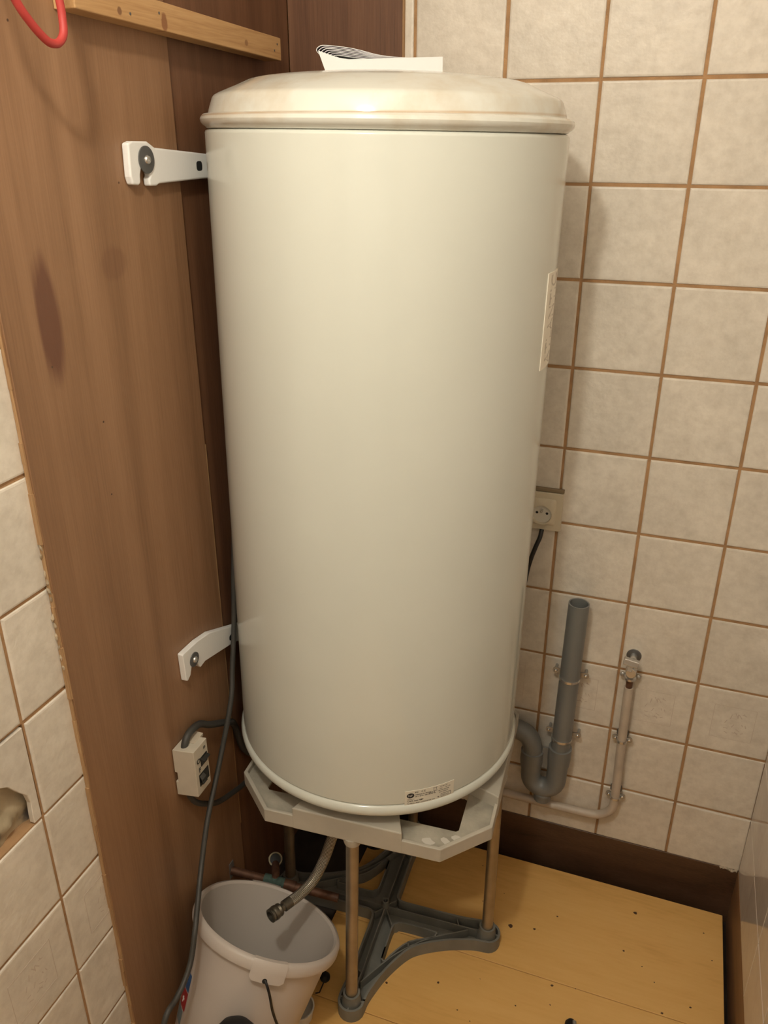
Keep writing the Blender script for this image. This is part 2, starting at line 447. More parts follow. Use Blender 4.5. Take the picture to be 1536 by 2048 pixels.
# back wall: grout bed, tiles as parts
wb = struct(MB().box(-.60, .52, .0015 + .001, .08, -.02, CEIL).build('wall_back', M['grout']))
for c in range(-3, 3):
    for r in range(-2, 10):
        zt = 2.17 - .11255 * 0 - 0
        z_top = 1.6275 - .15 * r
        x0 = .15 * c
        if r == 9:
            z_c = (z_top - GAP / 2 + .1358) / 2
            lay_tile(T_LOW, ROT_BACK, (x0 + .075, .0062, z_c), wb)
        else:
            t = lay_tile(T_FULL, ROT_BACK, (x0 + .075, .0080, z_top - .075), wb)
            if r == 7: motif(None, None, t)
# lighter caulk line in the corner is the tile edge itself; torn tile body at the low right corner
m = MB()
rr = random.Random(11)
for k in range(9):
    x = .412 + k * .0038; m.lathe([(0, -.005), (rr.uniform(.002, .0045), 0), (0, rr.uniform(.002, .005))], (x, -.0005 - rr.uniform(0, .0015), .1350 - .004 * rr.random() * k / 6), (rr.uniform(-1, 1), rr.uniform(-.3, .3), 1), 6)
put(m.build('broken_edge', M['chip']), wb)

# left wall: grout bed as panels so that the broken tile can be a real hole
wl_m = MB()
YB, ZB = (-.983, -.833), (.7364, .8864)
x0, x1 = -.60, -.5262
wl_m.box(x0, x1, YFRONT, YB[0], -.02, CEIL).box(x0, x1, YB[1], .06, -.02, CEIL)
wl_m.box(x0, x1, YB[0], YB[1], -.02, ZB[0]).box(x0, x1, YB[0], YB[1], ZB[1], CEIL).box(x0, -.565, YB[0], YB[1], ZB[0], ZB[1])
wl = struct(wl_m.build('wall_left', M['grout']))
for c in range(-7, 1):
    for r in range(-9, 6):
        y0 = -.833 + .15 * (c - 0) - 0
        z_top = .8864 - .15 * r
        if z_top < .16: continue
        if z_top > CEIL + .1: continue
        yc, zc = y0 + .075, z_top - .075
        if yc < -1.6: continue
        if (round(y0, 3), r) == (-.983, 0):
            hole = [(-.955, .739), (-.957, .765), (-.942, .80), (-.915, .825), (-.886, .8295), (-.875, .822), (-.862, .802), (-.8506, .7866), (-.8478, .7725), (-.8493, .752), (-.8491, .739)]
            poly = [(-.9805, .739)] + hole + [(-.8358, .739), (-.8358, .8836), (-.9805, .8836)]
            o = MB().prism([(XL - .008, a, b) for a, b in poly], (.008, 0, 0)).build('tile', M['tile'], bevel=.0008, seg=1)
            put(o, wl); continue
        t = lay_tile(T_FULL, ROT_LEFT, (XL - .008, yc, zc), wl)
        if r == 2: motif(None, None, t)
# crumpled filler in the hole
m = MB(); ny, nz = 26, 26; vs = []
for i in range(ny + 1):
    for j in range(nz + 1):
        y = -.99 + .165 * i / ny; z = .732 + .16 * j / nz
        d = noise.noise(V((y * 26, z * 40, 1.3))) * .007 + abs(noise.noise(V((y * 70 + z * 40, z * 60, 4)))) * .006
        vs.append((-.540 + d, y, z))
m.add(vs, [(i * (nz + 1) + j, (i + 1) * (nz + 1) + j, (i + 1) * (nz + 1) + j + 1, i * (nz + 1) + j + 1) for i in range(ny) for j in range(nz)])
def crumple():
    mm, nt, b = new_mat('crumpled_filler')
    tc = nt.nodes.new('ShaderNodeTexCoord')
    n = nt.nodes.new('ShaderNodeTexNoise'); n.inputs['Scale'].default_value = 26; n.inputs['Detail'].default_value = 5
    nt.links.new(tc.outputs['Object'], n.inputs['Vector'])
    cr = ramp(nt, [(.36, (.11, .095, .085)), (.45, (.36, .29, .19)), (.6, (.52, .43, .29))])
    nt.links.new(n.outputs['Fac'], cr.inputs['Fac']); nt.links.new(cr.outputs['Color'], b.inputs['Base Color'])
    b.inputs['Roughness'].default_value = .55
    return mm
put(m.build('filler', crumple(), smooth=True), wl)

# right wall: glossy tiles with hairline joints
wr = struct(MB().box(XR + .0022, .55, YFRONT, .06, -.02, CEIL).build('wall_right', M['grout_pale']))
T_GL = tile_mesh(.1488, .1488, M['tile_gloss'], e=.0008)
T_GLOW = tile_mesh(.1488, .1408, M['tile_gloss'], e=.0008)
for c in range(0, 11):
    for r in range(-4, 10):
        z_top = 1.6275 - .15 * r
        yc = -.0745 - .15 * c
        if r == 9: lay_tile(T_GLOW, ROT_RIGHT, (XR + .008, yc, (z_top - .0006 + .1358) / 2), wr, .0006)
        else: lay_tile(T_GL, ROT_RIGHT, (XR + .008, yc, z_top - .075), wr, .0006)

# skirtings below the tiles
struct(MB().box(-.3165, .4485, -.0012, .004, -.02, .1348).build('baseboard_back', M['stain'], bevel=.001, seg=1))
struct(MB().box(-.5262, -.5215, YFRONT + .01, -.7575, ZF + .0004, .1380).build('baseboard_left', M['plinth'], bevel=.001, seg=1))
struct(MB().box(XR - .0005, .456, YFRONT + .01, -.0012, -.02, .1350).build('baseboard_right', M['plinth'], bevel=.001, seg=1))
struct(MB().box(-.62, .56, YFRONT - .02, .08, CEIL, CEIL + .05).build('ceiling', M['paint']))
struct(MB().box(-.62, .56, YFRONT - .08, YFRONT, -.05, CEIL).build('wall_front', M['paint']))

d1 = struct(MB().box(-.33, .37, YFRONT + .0005, YFRONT + .03, ZF, 2.04).build('door_1', M['paint'], bevel=.002))
for a, b, z0, z1 in ((-.39, -.335, ZF, 2.10), (.375, .43, ZF, 2.10), (-.335, .375, 2.045, 2.10)):
    put(MB().box(a, b, YFRONT + .0005, YFRONT + .045, z0, z1).build('door_frame', M['plinth'], bevel=.003), d1)
put(MB().lathe([(0, 0), (.022, 0), (.022, .006), (.009, .008), (.009, .04), (.012, .045), (0, .045)], (.31, YFRONT + .03, 1.02), (0, 1, 0), 20).build('door_handle', M['zinc'], smooth=True, angle=40), d1)

# ------------------------------------------------------------------ plywood panels
XP1, XP2 = -.516, -.5212
p1 = thing('plywood_panel', 'wide brown plywood panel on the left wall with dark streak and raw cut edge', 'panel', (XP1, -.57, .02))
MB().box(-.5236 + .0003, XP1, -.753, -.3838, .02, CEIL - .01).build('board', M['plywood'], p1, bevel=.0006, seg=1)
# splintered raw front edge
m = MB(); zz = .02; rr = random.Random(5)
while zz < CEIL - .05:
    h = rr.uniform(.02, .07); d = rr.uniform(.0008, .003)
    m.box(-.5233, XP1 - rr.uniform(.0005, .003), -.753 - d, -.7528, zz, zz + h); zz += h
m.build('raw_edge', M['ply_edge'], p1)
m = MB(); rr = random.Random(8)
for k in range(12):
    z = .925 + .015 * k + rr.uniform(-.007, .007)
    m.lathe([(0, -.006), (rr.uniform(.0012, .0026), -.001), (rr.uniform(.001, .002), .003), (0, .007)], (-.5215 + rr.uniform(-.001, .002), -.7545 - rr.uniform(0, .0015), z), (rr.uniform(-.4, .4), rr.uniform(-.4, .4), 1), 6)
m.build('plaster_chips', M['plaster'], p1)
for (y, z) in ((-.6703, 1.6526), (-.522, 1.4935), (-.615, 1.21), (-.62, 1.11), (-.69, 1.30)):
    MB().lathe([(.0014, 0), (.0014, .0004), (0, .0005)], (XP1 - .0001, y, z), (1, 0, 0), 8).build('nail_hole', M['stain'], p1)

p2 = thing('plywood_panel', 'narrow plywood panel between the heater and the corner, half in its shadow', 'panel', (XP2, -.2, .02))
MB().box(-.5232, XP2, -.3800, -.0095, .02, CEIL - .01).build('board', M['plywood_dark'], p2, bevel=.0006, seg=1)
MB().box(-.5230, -.5168, -.3833, -.3803, .30, 1.10).build('edge_strip', M['ply_edge'], p2)

p3 = thing('plywood_panel', 'dark plywood panel on the back wall behind the heater, beside the tiles', 'panel', (-.42, -.004, .02))
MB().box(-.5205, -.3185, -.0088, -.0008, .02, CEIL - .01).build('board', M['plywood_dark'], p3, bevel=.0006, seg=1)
MB().box(-.3184, -.3165, -.0086, -.0008, .02, CEIL - .01).build('raw_edge', M['ply_edge'], p3)

# pine batten nailed across the left wall
bt = thing('wooden_batten', 'knotty pine batten nailed across the top of the left plywood panels', 'batten', (-.5, -.35, 1.66))
def bz(y): return 1.6563 + (-.107 - y) * .0285
m = MB()
ys = [-.598, -.107]
vs = [(x, y, bz(y) + dz) for y in ys for x in (XP1 + .0002, -.4875) for dz in (0, .0315)]
m.add(vs, [(0, 1, 3, 2), (4, 6, 7, 5), (0, 4, 5, 1), (2, 3, 7, 6), (0, 2, 6, 4), (1, 5, 7, 3)])
m.build('strip', M['pine'], bt, bevel=.0012)
for y in (-.50, -.44, -.13, -.12):
    MB().lathe([(.0016, 0), (.0016, .0006), (0, .0008)], (-.4876, y, bz(y) + R.uniform(.008, .022)), (1, 0, 0), 8).build('nail', M['dull_zinc'], bt)

# red cable loop hanging from the ceiling
pts = [(-.452, -.80, 2.34), (-.452, -.785, 1.90), (-.45, -.755, 1.70), (-.45, -.731, 1.6605), (-.45, -.7156, 1.6440), (-.45, -.700, 1.6325), (-.45, -.690, 1.6285), (-.45, -.6785, 1.6300), (-.45, -.6700, 1.6385), (-.451, -.6670, 1.652), (-.451, -.668, 1.668), (-.452, -.676, 1.72), (-.455, -.69, 1.95), (-.455, -.70, 2.34)]
tag(MB().tube(catmull(pts, 8), .0041, 12).build('red_cable', M['cable_red'], smooth=True), 'red cable hanging down in a loop before the top of the plywood panel', 'cable')

# ------------------------------------------------------------------ water heater
A0 = V((-.2638, -.2721, .55)); A1 = V((-.2511, -.2675, 1.55))
AX = (A1 - A0).normalized()
LX = (V((1, 0, 0)) - AX * AX.x).normalized(); LY = AX.cross(LX)
def onc(az, h, r):
    a = math.radians(az); return A0 + AX * h + (LX * math.cos(a) + LY * math.sin(a)) * r
wh = thing('water_heater', 'tall cream enamelled cylindrical water heater with a domed lid standing in the corner', 'water heater', A0)
RB, RT = .2502, .2482
body = [(.2470, .0212), (RB - .0006, .0222), (RB, .0235), (RB, .0245), (RB, .0260)]
for k in range(1, 30): body.append((RB + (RT - RB) * k / 30, .0260 + (.9960 - .0260) * k / 30))
body += [(RT, .9960), (RT, .9972), (RT, .9985), (RT - .0012, 1.0012), (RT - .005, 1.0024), (.240, 1.0024)]
ob = MB().lathe(body, A0, AX, 160, LX).build('body', M['enamel'], wh, smooth=True, angle=60)
# soft dents low on the jacket
for v in ob.data.vertices:
    w = v.co - A0; h = w.dot(AX); q = w - AX * h
    az = math.degrees(math.atan2(q.dot(LY), q.dot(LX)))
    for (a0, h0, ra, rh, dd) in ((-81, .222, 4, .02, .0012), (-57, .214, 4, .018, .001)):
        g = math.exp(-((az - a0) / ra) ** 2 - ((h - h0) / rh) ** 2)
        if g > .01 and h > .03: v.co = v.co - q.normalized() * dd * g
ring = [(.2460, .0212), (.2500, .0200), (.2535, .0170), (.2555, .0110), (.2545, .0050), (.2515, .0008), (.246, -.001), (.238, .001), (.232, .006), (.20, -.010), (.12, -.019), (0, -.021)]
MB().lathe(ring, A0, AX, 128, LX).build('bottom_ring', M['enamel'], wh, smooth=True, angle=70)
lid = [(.240, 1.002), (.2455, 1.0035), (.2470, 1.0055), (.2500, 1.0072), (.2528, 1.0105), (.2535, 1.0140), (.2522, 1.0178), (.2485, 1.0205), (.2430, 1.0210), (.2424, 1.0215), (.2410, 1.0265), (.2362, 1.0395), (.2340, 1.0424), (.2290, 1.0452), (.2044, 1.0550), (.1880, 1.0620), (.1790, 1.0642), (.1537, 1.0676), (.121, 1.0706), (.06, 1.0733), (0, 1.0742)]
MB().lathe(lid, A0, AX, 160, LX).build('lid', M['enamel_lid'], wh, smooth=True, angle=30)

def patch(az0, az1, h0, h1, r, th, n=12):
    m = MB(); vs = []
    for rr in (r, r + th):
        for i in range(n + 1):
            az = az0 + (az1 - az0) * i / n
            vs += [onc(az, h0, rr), onc(az, h1, rr)]
    o = 2 * (n + 1); fs = []
    for i in range(n):
        a = 2 * i; fs += [(a, a + 1, a + 3, a + 2), (o + a, o + a + 2, o + a + 3, o + a + 1), (a, a + 2, o + a + 2, o + a), (a + 1, o + a + 1, o + a + 3, a + 3)]
    fs += [(0, o, o + 1, 1), (2 * n, 2 * n + 1, o + 2 * n + 1, o + 2 * n)]
    return m.add(vs, fs)
RL = RB + .0001
# rating plate with its print
lab = patch(-60.3, -40.6, .0186, .0478, RL - .0006, .0010).build('rating_label', M['sticker'], wh)
LW = math.radians(19.7) * RL; LH = .0292
def print_on(items, name, mat, parent):
    m = MB()
    for (x, y, size, txt) in items:
        vs, fs = text_mesh(txt, size, .02)
        m.add([onc(-60.3 + math.degrees((x + a * .92) / RL), .0186 + y + b, RL + .0006) for a, b in vs], fs)
    return m
items = [(.0165, .0238, .0036, 'IP25'), (.0275, .0236, .0050, 'C E'), (.0165, .0190, .0030, 'FABRIQUE EN FRANCE'), (.0165, .0152, .0030, '230 V  50 Hz  1800 W'),
         (.0395, .0152, .0062, '150 L'), (.0045, .0070, .0042, 'CAPA nom NF'), (.0270, .0072, .0042, 'BP'), (.0045, .0025, .0028, 'Rue Monge - 85002 - LA ROCHE SUR YON'),
         (.0600, .0245, .0028, 'VS 150 L NF'), (.0590, .0205, .0028, 'Type'), (.0700, .0205, .0028, 'CE-11-B'), (.0570, .0165, .0030, 'NE PAS OUVRIR'), (.0585, .0128, .0026, 'SOUS TENSION'),
         (.0045, .0112, .0018, 'PERFORMANCE'), (.0560, .0040, .0036, 'By')]
pm = print_on(items, 'label_print', M['ink'], lab)
def curved_ellipse(m, cx, cy, rx, ry, lift, n=28):
    vs = [onc(-60.3 + math.degrees(cx / RL), .0186 + cy, RL + lift)]
    for k in range(n):
        a = 2 * math.pi * k / n; vs.append(onc(-60.3 + math.degrees((cx + rx * math.cos(a)) / RL), .0186 + cy + ry * math.sin(a), RL + lift))
    m.add(vs, [(0, 1 + k, 1 + (k + 1) % n) for k in range(n)])
curved_ellipse(pm, .0095, .0195, .0062, .0050, .0006)
def curved_rect(m, a, b, c, d, lift=.0006):
    n = 6; vs = []
    for i in range(n + 1):
        x = a + (b - a) * i / n
        vs += [onc(-60.3 + math.degrees(x / RL), .0186 + c, RL + lift), onc(-60.3 + math.degrees(x / RL), .0186 + d, RL + lift)]
    m.add(vs, [(2 * i, 2 * i + 2, 2 * i + 3, 2 * i + 1) for i in range(n)])
for q in ((.0620, .0805, .0092, .0100), (.0620, .0805, .0030, .0036), (.0620, .0627, .0030, .0100), (.0798, .0805, .0030, .0100), (.0478, .0555, .0198, .0206), (.0485, .0492, .0220, .0265), (.0530, .0537, .0220, .0265), (.0475, .0548, .0265, .0271)):
    curved_rect(pm, *q)
for txt, x, y, s in (('atlantic', .0640, .0050, .0044),):
    vs, fs = text_mesh(txt, s); pm.add([onc(-60.3 + math.degrees((x + a) / RL), .0186 + y + b, RL + .0006) for a, b in vs], fs)
put(pm.build('label_print', M['ink'], lab), lab)
lm = MB(); vs, fs = text_mesh('NF', .0062)
lm.add([onc(-60.3 + math.degrees((.0055 + a) / RL), .0186 + .0174 + b, RL + .0008) for a, b in vs], fs)
put(lm.build('label_mark', M['ink_light'], lab), lab)
# brand plate running up the right flank, lettering reads upwards
RBr = RB - .0013
bp_ = patch(-9.0, 4.0, .700, .833, RBr - .0006, .0016).build('brand_plate', M['plate'], wh)
vs, fs = text_mesh('ATLANTIC', .0290)
xs = [v[0] for v in vs]; x0t, x1t = min(xs), max(xs)
m = MB(); m.add([onc(-6.2 + 8.0 * (1 - b / .021) - 0.0, .7035 + .126 * (a - x0t) / (x1t - x0t), RBr + .0013) for a, b in vs], fs)
put(m.build('lettering', M['plate_letter'], bp_), bp_)

# two steel hanging brackets, tangential to the jacket, screwed to the plywood
def bracket(outline, slot_screw, wash_r, hole, xw, th=.0105):
    br = MB().prism([(xw, y, z) for y, z in outline], (th, 0, 0)).build('bracket', M['white_metal'], wh, bevel=.0034, seg=3, smooth=False)
    # folded-back flange along top and bottom edges gives it the channel look
    y, z = slot_screw
    w = MB().lathe([(0, 0), (wash_r, 0), (wash_r, .0016), (wash_r * .5, .0020), (0, .0020)], (xw + th, y, z), (1, 0, 0), 28).build('washer', M['dull_zinc'], smooth=True, angle=30); put(w, br)
    s = MB().lathe([(.0058, 0), (.0058, .0012), (.0045, .0030), (.002, .0036), (.0018, .0022), (0, .0022)], (xw + th + .0018, y, z), (1, 0, 0), 20).build('screw', M['chrome'], smooth=True, angle=40); put(s, br)
    if hole:
        y, z, a, b = hole
        pts = []
        for k in range(16):
            t = 2 * math.pi * k / 16
            c, s_ = math.cos(t), math.sin(t)
            pts.append((xw + th + .0002, y + a * math.copysign(abs(c) ** .6, c), z + b * math.copysign(abs(s_) ** .6, s_)))
        h = MB().prism(pts, (-.0065, 0, 0)).build('slot', M['black']); put(h, br)
    return br
XW = XP1 + .0006
bracket([(-.509, 1.5385), (-.500, 1.5408), (-.468, 1.5405), (-.452, 1.5330), (-.36, 1.5265), (-.285, 1.5210), (-.285, 1.4905), (-.34, 1.4915), (-.450, 1.4895), (-.4565, 1.4870), (-.4715, 1.4875), (-.4725, 1.4965), (-.4690, 1.5000), (-.4715, 1.5180), (-.4830, 1.5180), (-.4900, 1.5020), (-.4915, 1.4915), (-.4955, 1.4895), (-.5080, 1.4905), (-.5110, 1.5000)],
        (-.4755, 1.5190), .0165, (-.349, 1.5085, .0075, .0065), XW)
bracket([(-.522, 1.5690 - .778), (-.520, .7925), (-.478, .7915), (-.44, .7850), (-.300, .7270), (-.300, .6950), (-.37, .7210), (-.462, .7420), (-.4770, .7395), (-.4815, .7465), (-.4860, .7600), (-.4950, .7640), (-.5020, .7560), (-.5070, .7440), (-.5160, .7385), (-.5200, .7410)],
        (-.4935, .7660), .0125, (-.374, .737, .008, .0055), XW)

# booklet lying on the lid
bk = thing('booklet', 'folded white paper booklet lying on top of the water heater', 'booklet', (-.24, -.31, 1.6240))
DU = V((.145, .054, 0)).normalized(); DV = V((-DU.y, DU.x, 0))       # along the long side, and away from the viewer
B0 = V((-.3085, -.3560, 1.6235))
def sheet(prof, depth, th, name, mat, d0=0.0):
    """prof in (along, up); a bent sheet of paper with thickness th, depth away from the viewer"""
    m = MB(); n = len(prof); up = []; dn = []
    for i in range(n):
        a = V(prof[max(i - 1, 0)]); b = V(prof[min(i + 1, n - 1)]); t = (b - a).normalized(); nn = V((-t.y, t.x)) * th / 2
        p = V(prof[i]); up.append(p + nn); dn.append(p - nn)
    loop = up + dn[::-1]
    pts = [B0 + DU * p.x + V((0, 0, 1)) * p.y + DV * d0 for p in loop]
    N = len(pts); q = [p + DV * depth for p in pts]
    fs = [(i, i + N, (i + 1) % N + N, (i + 1) % N) for i in range(N)]
    for i in range(n - 1):
        a, b, c, d = i, i + 1, N - 2 - i, N - 1 - i
        fs += [(a, b, c, d), (a + N, d + N, c + N, b + N)]
    m.add(pts + q, fs); return m.build(name, mat, bk, smooth=True, angle=40)
L = .1545
# lower leaves: a thick closed bundle with the cover hanging a little over the front
sheet([(.004, .0035), (.02, .0045), (.06, .0052), (.11, .0062), (L, .0078)], .085, .0065, 'lower_pages', M['paper'], .004)
# cover front drooping down on the lid
cv = MB(); fr = []
for k in range(13):
    s = k / 12; a = .002 + (L - .003) * s
    top = .0215 - .026 * s + .0135 * s * s if False else .0185 - .0105 * min(1, s * 5) * 1 + .004 * s
    fr.append((a - .006 * (1 - s), top + .003, a + .003 * (1 - s), -.0010 - .0012 * abs(2 * s - 1)))
pts = [B0 + DU * a + V((0, 0, t)) - DV * .006 for a, t, _, _ in fr] + [B0 + DU * b + V((0, 0, d)) - DV * .010 for _, _, b, d in fr]
n = len(fr)
q = [p + DV * .0014 for p in pts]
fs = []
for i in range(n - 1):
    fs += [(i, i + 1, n + i + 1, n + i), (2 * n + i, 3 * n + i, 3 * n + i + 1, 2 * n + i + 1), (i, 2 * n + i, 2 * n + i + 1, i + 1), (n + i, n + i + 1, 3 * n + i + 1, 3 * n + i)]
fs += [(0, n, 3 * n, 2 * n), (n - 1, 3 * n - 1, 4 * n - 1, 2 * n - 1)]
cv.add(pts + q, fs).build('front_cover', M['paper'], bk, smooth=True)
# bent leaves looping over at the left end
for i, (hh, mat) in enumerate(((.0275, M['paper']), (.0257, M['paper_print']), (.0240, M['paper']), (.0222, M['paper_print']), (.0204, M['paper']), (.0186, M['paper_print']), (.0168, M['paper']))):
    k_ = i * .55; x0l = -.006 + .005 * k_
    top = hh
    prof = [(.030 + .01 * k_, .0085), (.014 + .005 * k_, .0105), (.002 + .005 * k_, .0150), (x0l, top - .006), (x0l + .003, top - .0015), (x0l + .012, top), (.040 + .004 * k_, top - .0035), (.075, .0165 - .0006 * i), (.11, .0138 - .0005 * i), (L - .001, .0133 - .0005 * i)]
    pp = [(p.x, p.y) for p in catmull([V((a, b, 0)) for a, b in prof], 4)]
    sheet(pp, .088, .0007, 'leaf', mat, -.003 + .0006 * i)

# ------------------------------------------------------------------ stand
st = thing('heater_stand', 'grey plastic floor stand under the water heater, tray on four tubular legs', 'stand', (-.245, -.285, ZF))
TC = V((-.240, -.285)); TA = math.radians(3.2)
def tw(x, y, z): return (TC.x + x * math.cos(TA) - y * math.sin(TA), TC.y + x * math.sin(TA) + y * math.cos(TA), z)
H_, CH = .2255, .072
octo = []
for (sx, sy) in ((1, -1), (1, 1), (-1, 1), (-1, -1)):
    a, b = (sx * H_, sy * (H_ - CH)), (sx * (H_ - CH), sy * H_)
    octo += [b, a] if sx * sy < 0 else [a, b]
def ring_prism(outer, inner, z0, z1):
    m = MB(); n = len(outer)
    vs = [tw(*p, z) for z in (z0, z1) for p in outer] + [tw(*p, z) for z in (z0, z1) for p in inner]
    fs = []
    for i in range(n):
        j = (i + 1) % n
        fs += [(i, j, n + j, n + i), (2 * n + j, 2 * n + i, 3 * n + i, 3 * n + j), (n + i, n + j, 3 * n + j, 3 * n + i), (j, i, 2 * n + i, 2 * n + j)]
    return m.add(vs, fs)
def scale_oct(k, ch=None):
    return [(x * k, y * k) for x, y in octo]
# apron wall, pocket floor, raised mid-side seats
ap = ring_prism(octo, scale_oct(.972), .480, .5075)
ap.build('apron', M['grey_plastic'], st, bevel=.0015)
inn = []
hs = .172
for (sx, sy) in ((1, -1), (1, 1), (-1, 1), (-1, -1)):
    a, b = (sx * hs, sy * (hs - .004)), (sx * (hs - .004), sy * hs)
    inn += [b, a] if sx * sy < 0 else [a, b]
ring_prism(scale_oct(.975), inn, .494, .4985).build('pocket_floor', M['tray_floor'], st)
for k in range(4):
    c, s = round(math.cos(k * math.pi / 2)), round(math.sin(k * math.pi / 2))
    def rt(x, y): return (x * c - y * s, x * s + y * c)
    # side seat: from the apron inwards, the wider edge outside
    pts = [(-.102, -H_ - .0008), (.090, -H_ - .0008), (.066, -.165), (.05, -.10), (-.05, -.10), (-.078, -.165)]
    MB().prism([tw(*rt(*p), .4798) for p in pts], (0, 0, .0447)).build('seat_block', M['grey_plastic'], st, bevel=.0022, seg=2)
# cross underneath ties the seats together
MB().box(-.10, .10, -.012, .012, .486, .515, Matrix.Translation((TC.x, TC.y, 0)) @ Matrix.Rotation(TA, 4, 'Z')).box(-.012, .012, -.10, .10, .486, .515, Matrix.Translation((TC.x, TC.y, 0)) @ Matrix.Rotation(TA, 4, 'Z')).build('tray_cross', M['grey_plastic'], st)
# white scuffs on the front right pocket
m = MB(); rr = random.Random(2)
def blob(cx, cy, r, n=9):
    m.prism([tw(cx + r * rr.uniform(.6, 1.1) * math.cos(2 * math.pi * k / n), cy + r * .7 * rr.uniform(.6, 1.1) * math.sin(2 * math.pi * k / n), .4985) for k in range(n)], (0, 0, .0004))
blob(.128, -.205, .012); blob(.155, -.196, .010); blob(.172, -.186, .009); blob(.190, -.178, .007)
m.build('scuff', M['scuff'], st)

# legs at the middle of each side
HUB = V((-.2440, -.2850)); BA = math.radians(2.6)
def bw(x, y, z=0): return V((HUB.x + x * math.cos(BA) - y * math.sin(BA), HUB.y + x * math.sin(BA) + y * math.cos(BA), z))
FR = .2165
for (dx, dy) in ((0, -1), (1, 0), (0, 1), (-1, 0)):
    b = bw(dx * FR, dy * FR, ZF + .030); t = V(tw(dx * .2110, dy * .2110, .486))
    MB().tube([b, t], .0112, 20).build('leg', M['leg_tube'], st, smooth=True)
    MB().lathe([(.0, 0), (.0170, 0), (.0170, -.006), (.0145, -.016), (.0122, -.017)], V((t.x, t.y, .4815)), (0, 0, 1), 20).build('collar', M['grey_plastic'], st, smooth=True, angle=35)
    sk = MB().lathe([(.0225, .003), (.0205, .012), (.0160, .044), (.0160, .048), (.0120, .048), (.0118, .030)], V((b.x, b.y, ZF)), (0, 0, 1), 24)
    for k in range(4):
        a = k * math.pi / 2 + math.atan2(dy, dx) + BA
        sk.box(.015, .0235, -.0013, .0013, .004, .028, Matrix.Translation((b.x, b.y, ZF)) @ Matrix.Rotation(a, 4, 'Z'))
    sk.build('socket', M['base_plastic'], st, smooth=True, angle=35)

# ribbed cross base
def arc_fr():        # concave outline between front and right feet
    P = [(.0235, -.2150), (.0245, -.200), (.030, -.178), (.043, -.140), (.068, -.093), (.093, -.068), (.140, -.043), (.178, -.030), (.200, -.0245), (.2150, -.0235)]
    return [(p.x, p.y) for p in catmull([V((a, b, 0)) for a, b in P], 4)]
def corner_fl():     # tight corner between two arms
    P = [(.0235, .2150), (.0225, .195), (.0185, .150), (.0180, .06), (.0185, .032), (.0230, .0230), (.032, .0185), (.06, .0180), (.150, .0185), (.195, .0225), (.2150, .0235)]
    return [(p.x, p.y) for p in catmull([V((a, b, 0)) for a, b in P], 3)]
def foot(ang):
    return [((FR + .0015) * math.cos(ang) + .0235 * math.cos(ang + t), (FR + .0015) * math.sin(ang) + .0235 * math.sin(ang + t)) for t in [(-math.pi / 2 + math.pi * k / 10) for k in range(1, 10)]]
A_fr = arc_fr()
A_br = [(a, b) for a, b in corner_fl()][::-1]                 # right -> back
A_bl = [(-b_, -a_) for a_, b_ in [(y, x) for x, y in arc_fr()]]
A_bl = [(-x, -y) for x, y in arc_fr()]                        # back -> left
A_lf = [(-x, -y) for x, y in corner_fl()][::-1]               # left -> front
outline = A_fr + foot(0) + A_br + foot(math.pi / 2) + A_bl + foot(math.pi) + A_lf + foot(-math.pi / 2)
win = [(.028, -.118), (.0275, -.045), (.034, -.033), (.046, -.0275), (.112, -.028), (.117, -.034), (.111, -.043), (.070, -.066), (.046, -.100), (.038, -.117), (.033, -.122)]
win = [(p.x, p.y) for p in catmull([V((a, b, 0)) for a, b in win + win[:1]], 3)][:-1]
import bmesh
bm = bmesh.new()
def loop_edges(pts):
    vs = [bm.verts.new(bw(x, y, ZF + .006)) for x, y in pts]
    return [bm.edges.new((vs[i], vs[(i + 1) % len(vs)])) for i in range(len(vs))]
ed = loop_edges(outline) + loop_edges(win) + loop_edges([(-x, -y) for x, y in win])
bmesh.ops.triangle_fill(bm, use_beauty=True, use_dissolve=False, edges=ed)
me = bpy.data.meshes.new('base_plate'); bm.to_mesh(me); bm.free(); me.materials.append(M['base_plastic'])
bo = bpy.data.objects.new('base_plate', me); COL.objects.link(bo); put(bo, st)
HW = .030
def w2(pts): return [(bw(x, y).x, bw(x, y).y) for x, y in pts]
MB().wall(w2(outline + outline[:2]), HW, .0042, ZF).build('base_rim', M['base_plastic'], st, smooth=True, angle=50)
for w_ in (win, [(-x, -y) for x, y in win]):
    MB().wall(w2(w_ + w_[:2]), HW - .004, .0030, ZF).build('window_rim', M['base_plastic'], st, smooth=True, angle=50)
ribs = [[(.0, -.20), (0, .20)], [(-.20, 0), (.20, 0)]]
for a in ribs: MB().wall(w2(a), HW - .005, .0024, ZF + .002).build('rib', M['base_plastic'], st)
inner_arc = [(.004, -.178), (.020, -.150), (.046, -.108), (.070, -.080), (.080, -.070), (.108, -.046), (.150, -.020), (.178, -.004)]
ia = [(p.x, p.y) for p in catmull([V((a, b, 0)) for a, b in inner_arc], 4)]
for sg in (1, -1):
    MB().wall(w2([(sg * x, sg * y) for x, y in ia]), HW - .006, .0024, ZF + .002).build('rib', M['base_plastic'], st)
for a in ([(-.017, -.150), (0, -.158)], [(.150, .017), (.158, 0)], [(.017, .150), (0, .158)], [(-.150, -.017), (-.158, 0)], [(.018, .022), (0, .002)], [(-.018, -.022), (0, -.002)], [(.0, .0), (.026, -.040)], [(.072, -.078), (.068, -.066)]):
    MB().wall(w2(a), HW - .006, .0022, ZF + .002).build('rib', M['base_plastic'], st)
MB().lathe([(.0085, 0), (.0075, .040), (.0045, .040), (.0045, .02), (0, .02)], bw(0, 0, ZF + .004), (0, 0, 1), 18).build('hub', M['base_plastic'], st, smooth=True, angle=35)

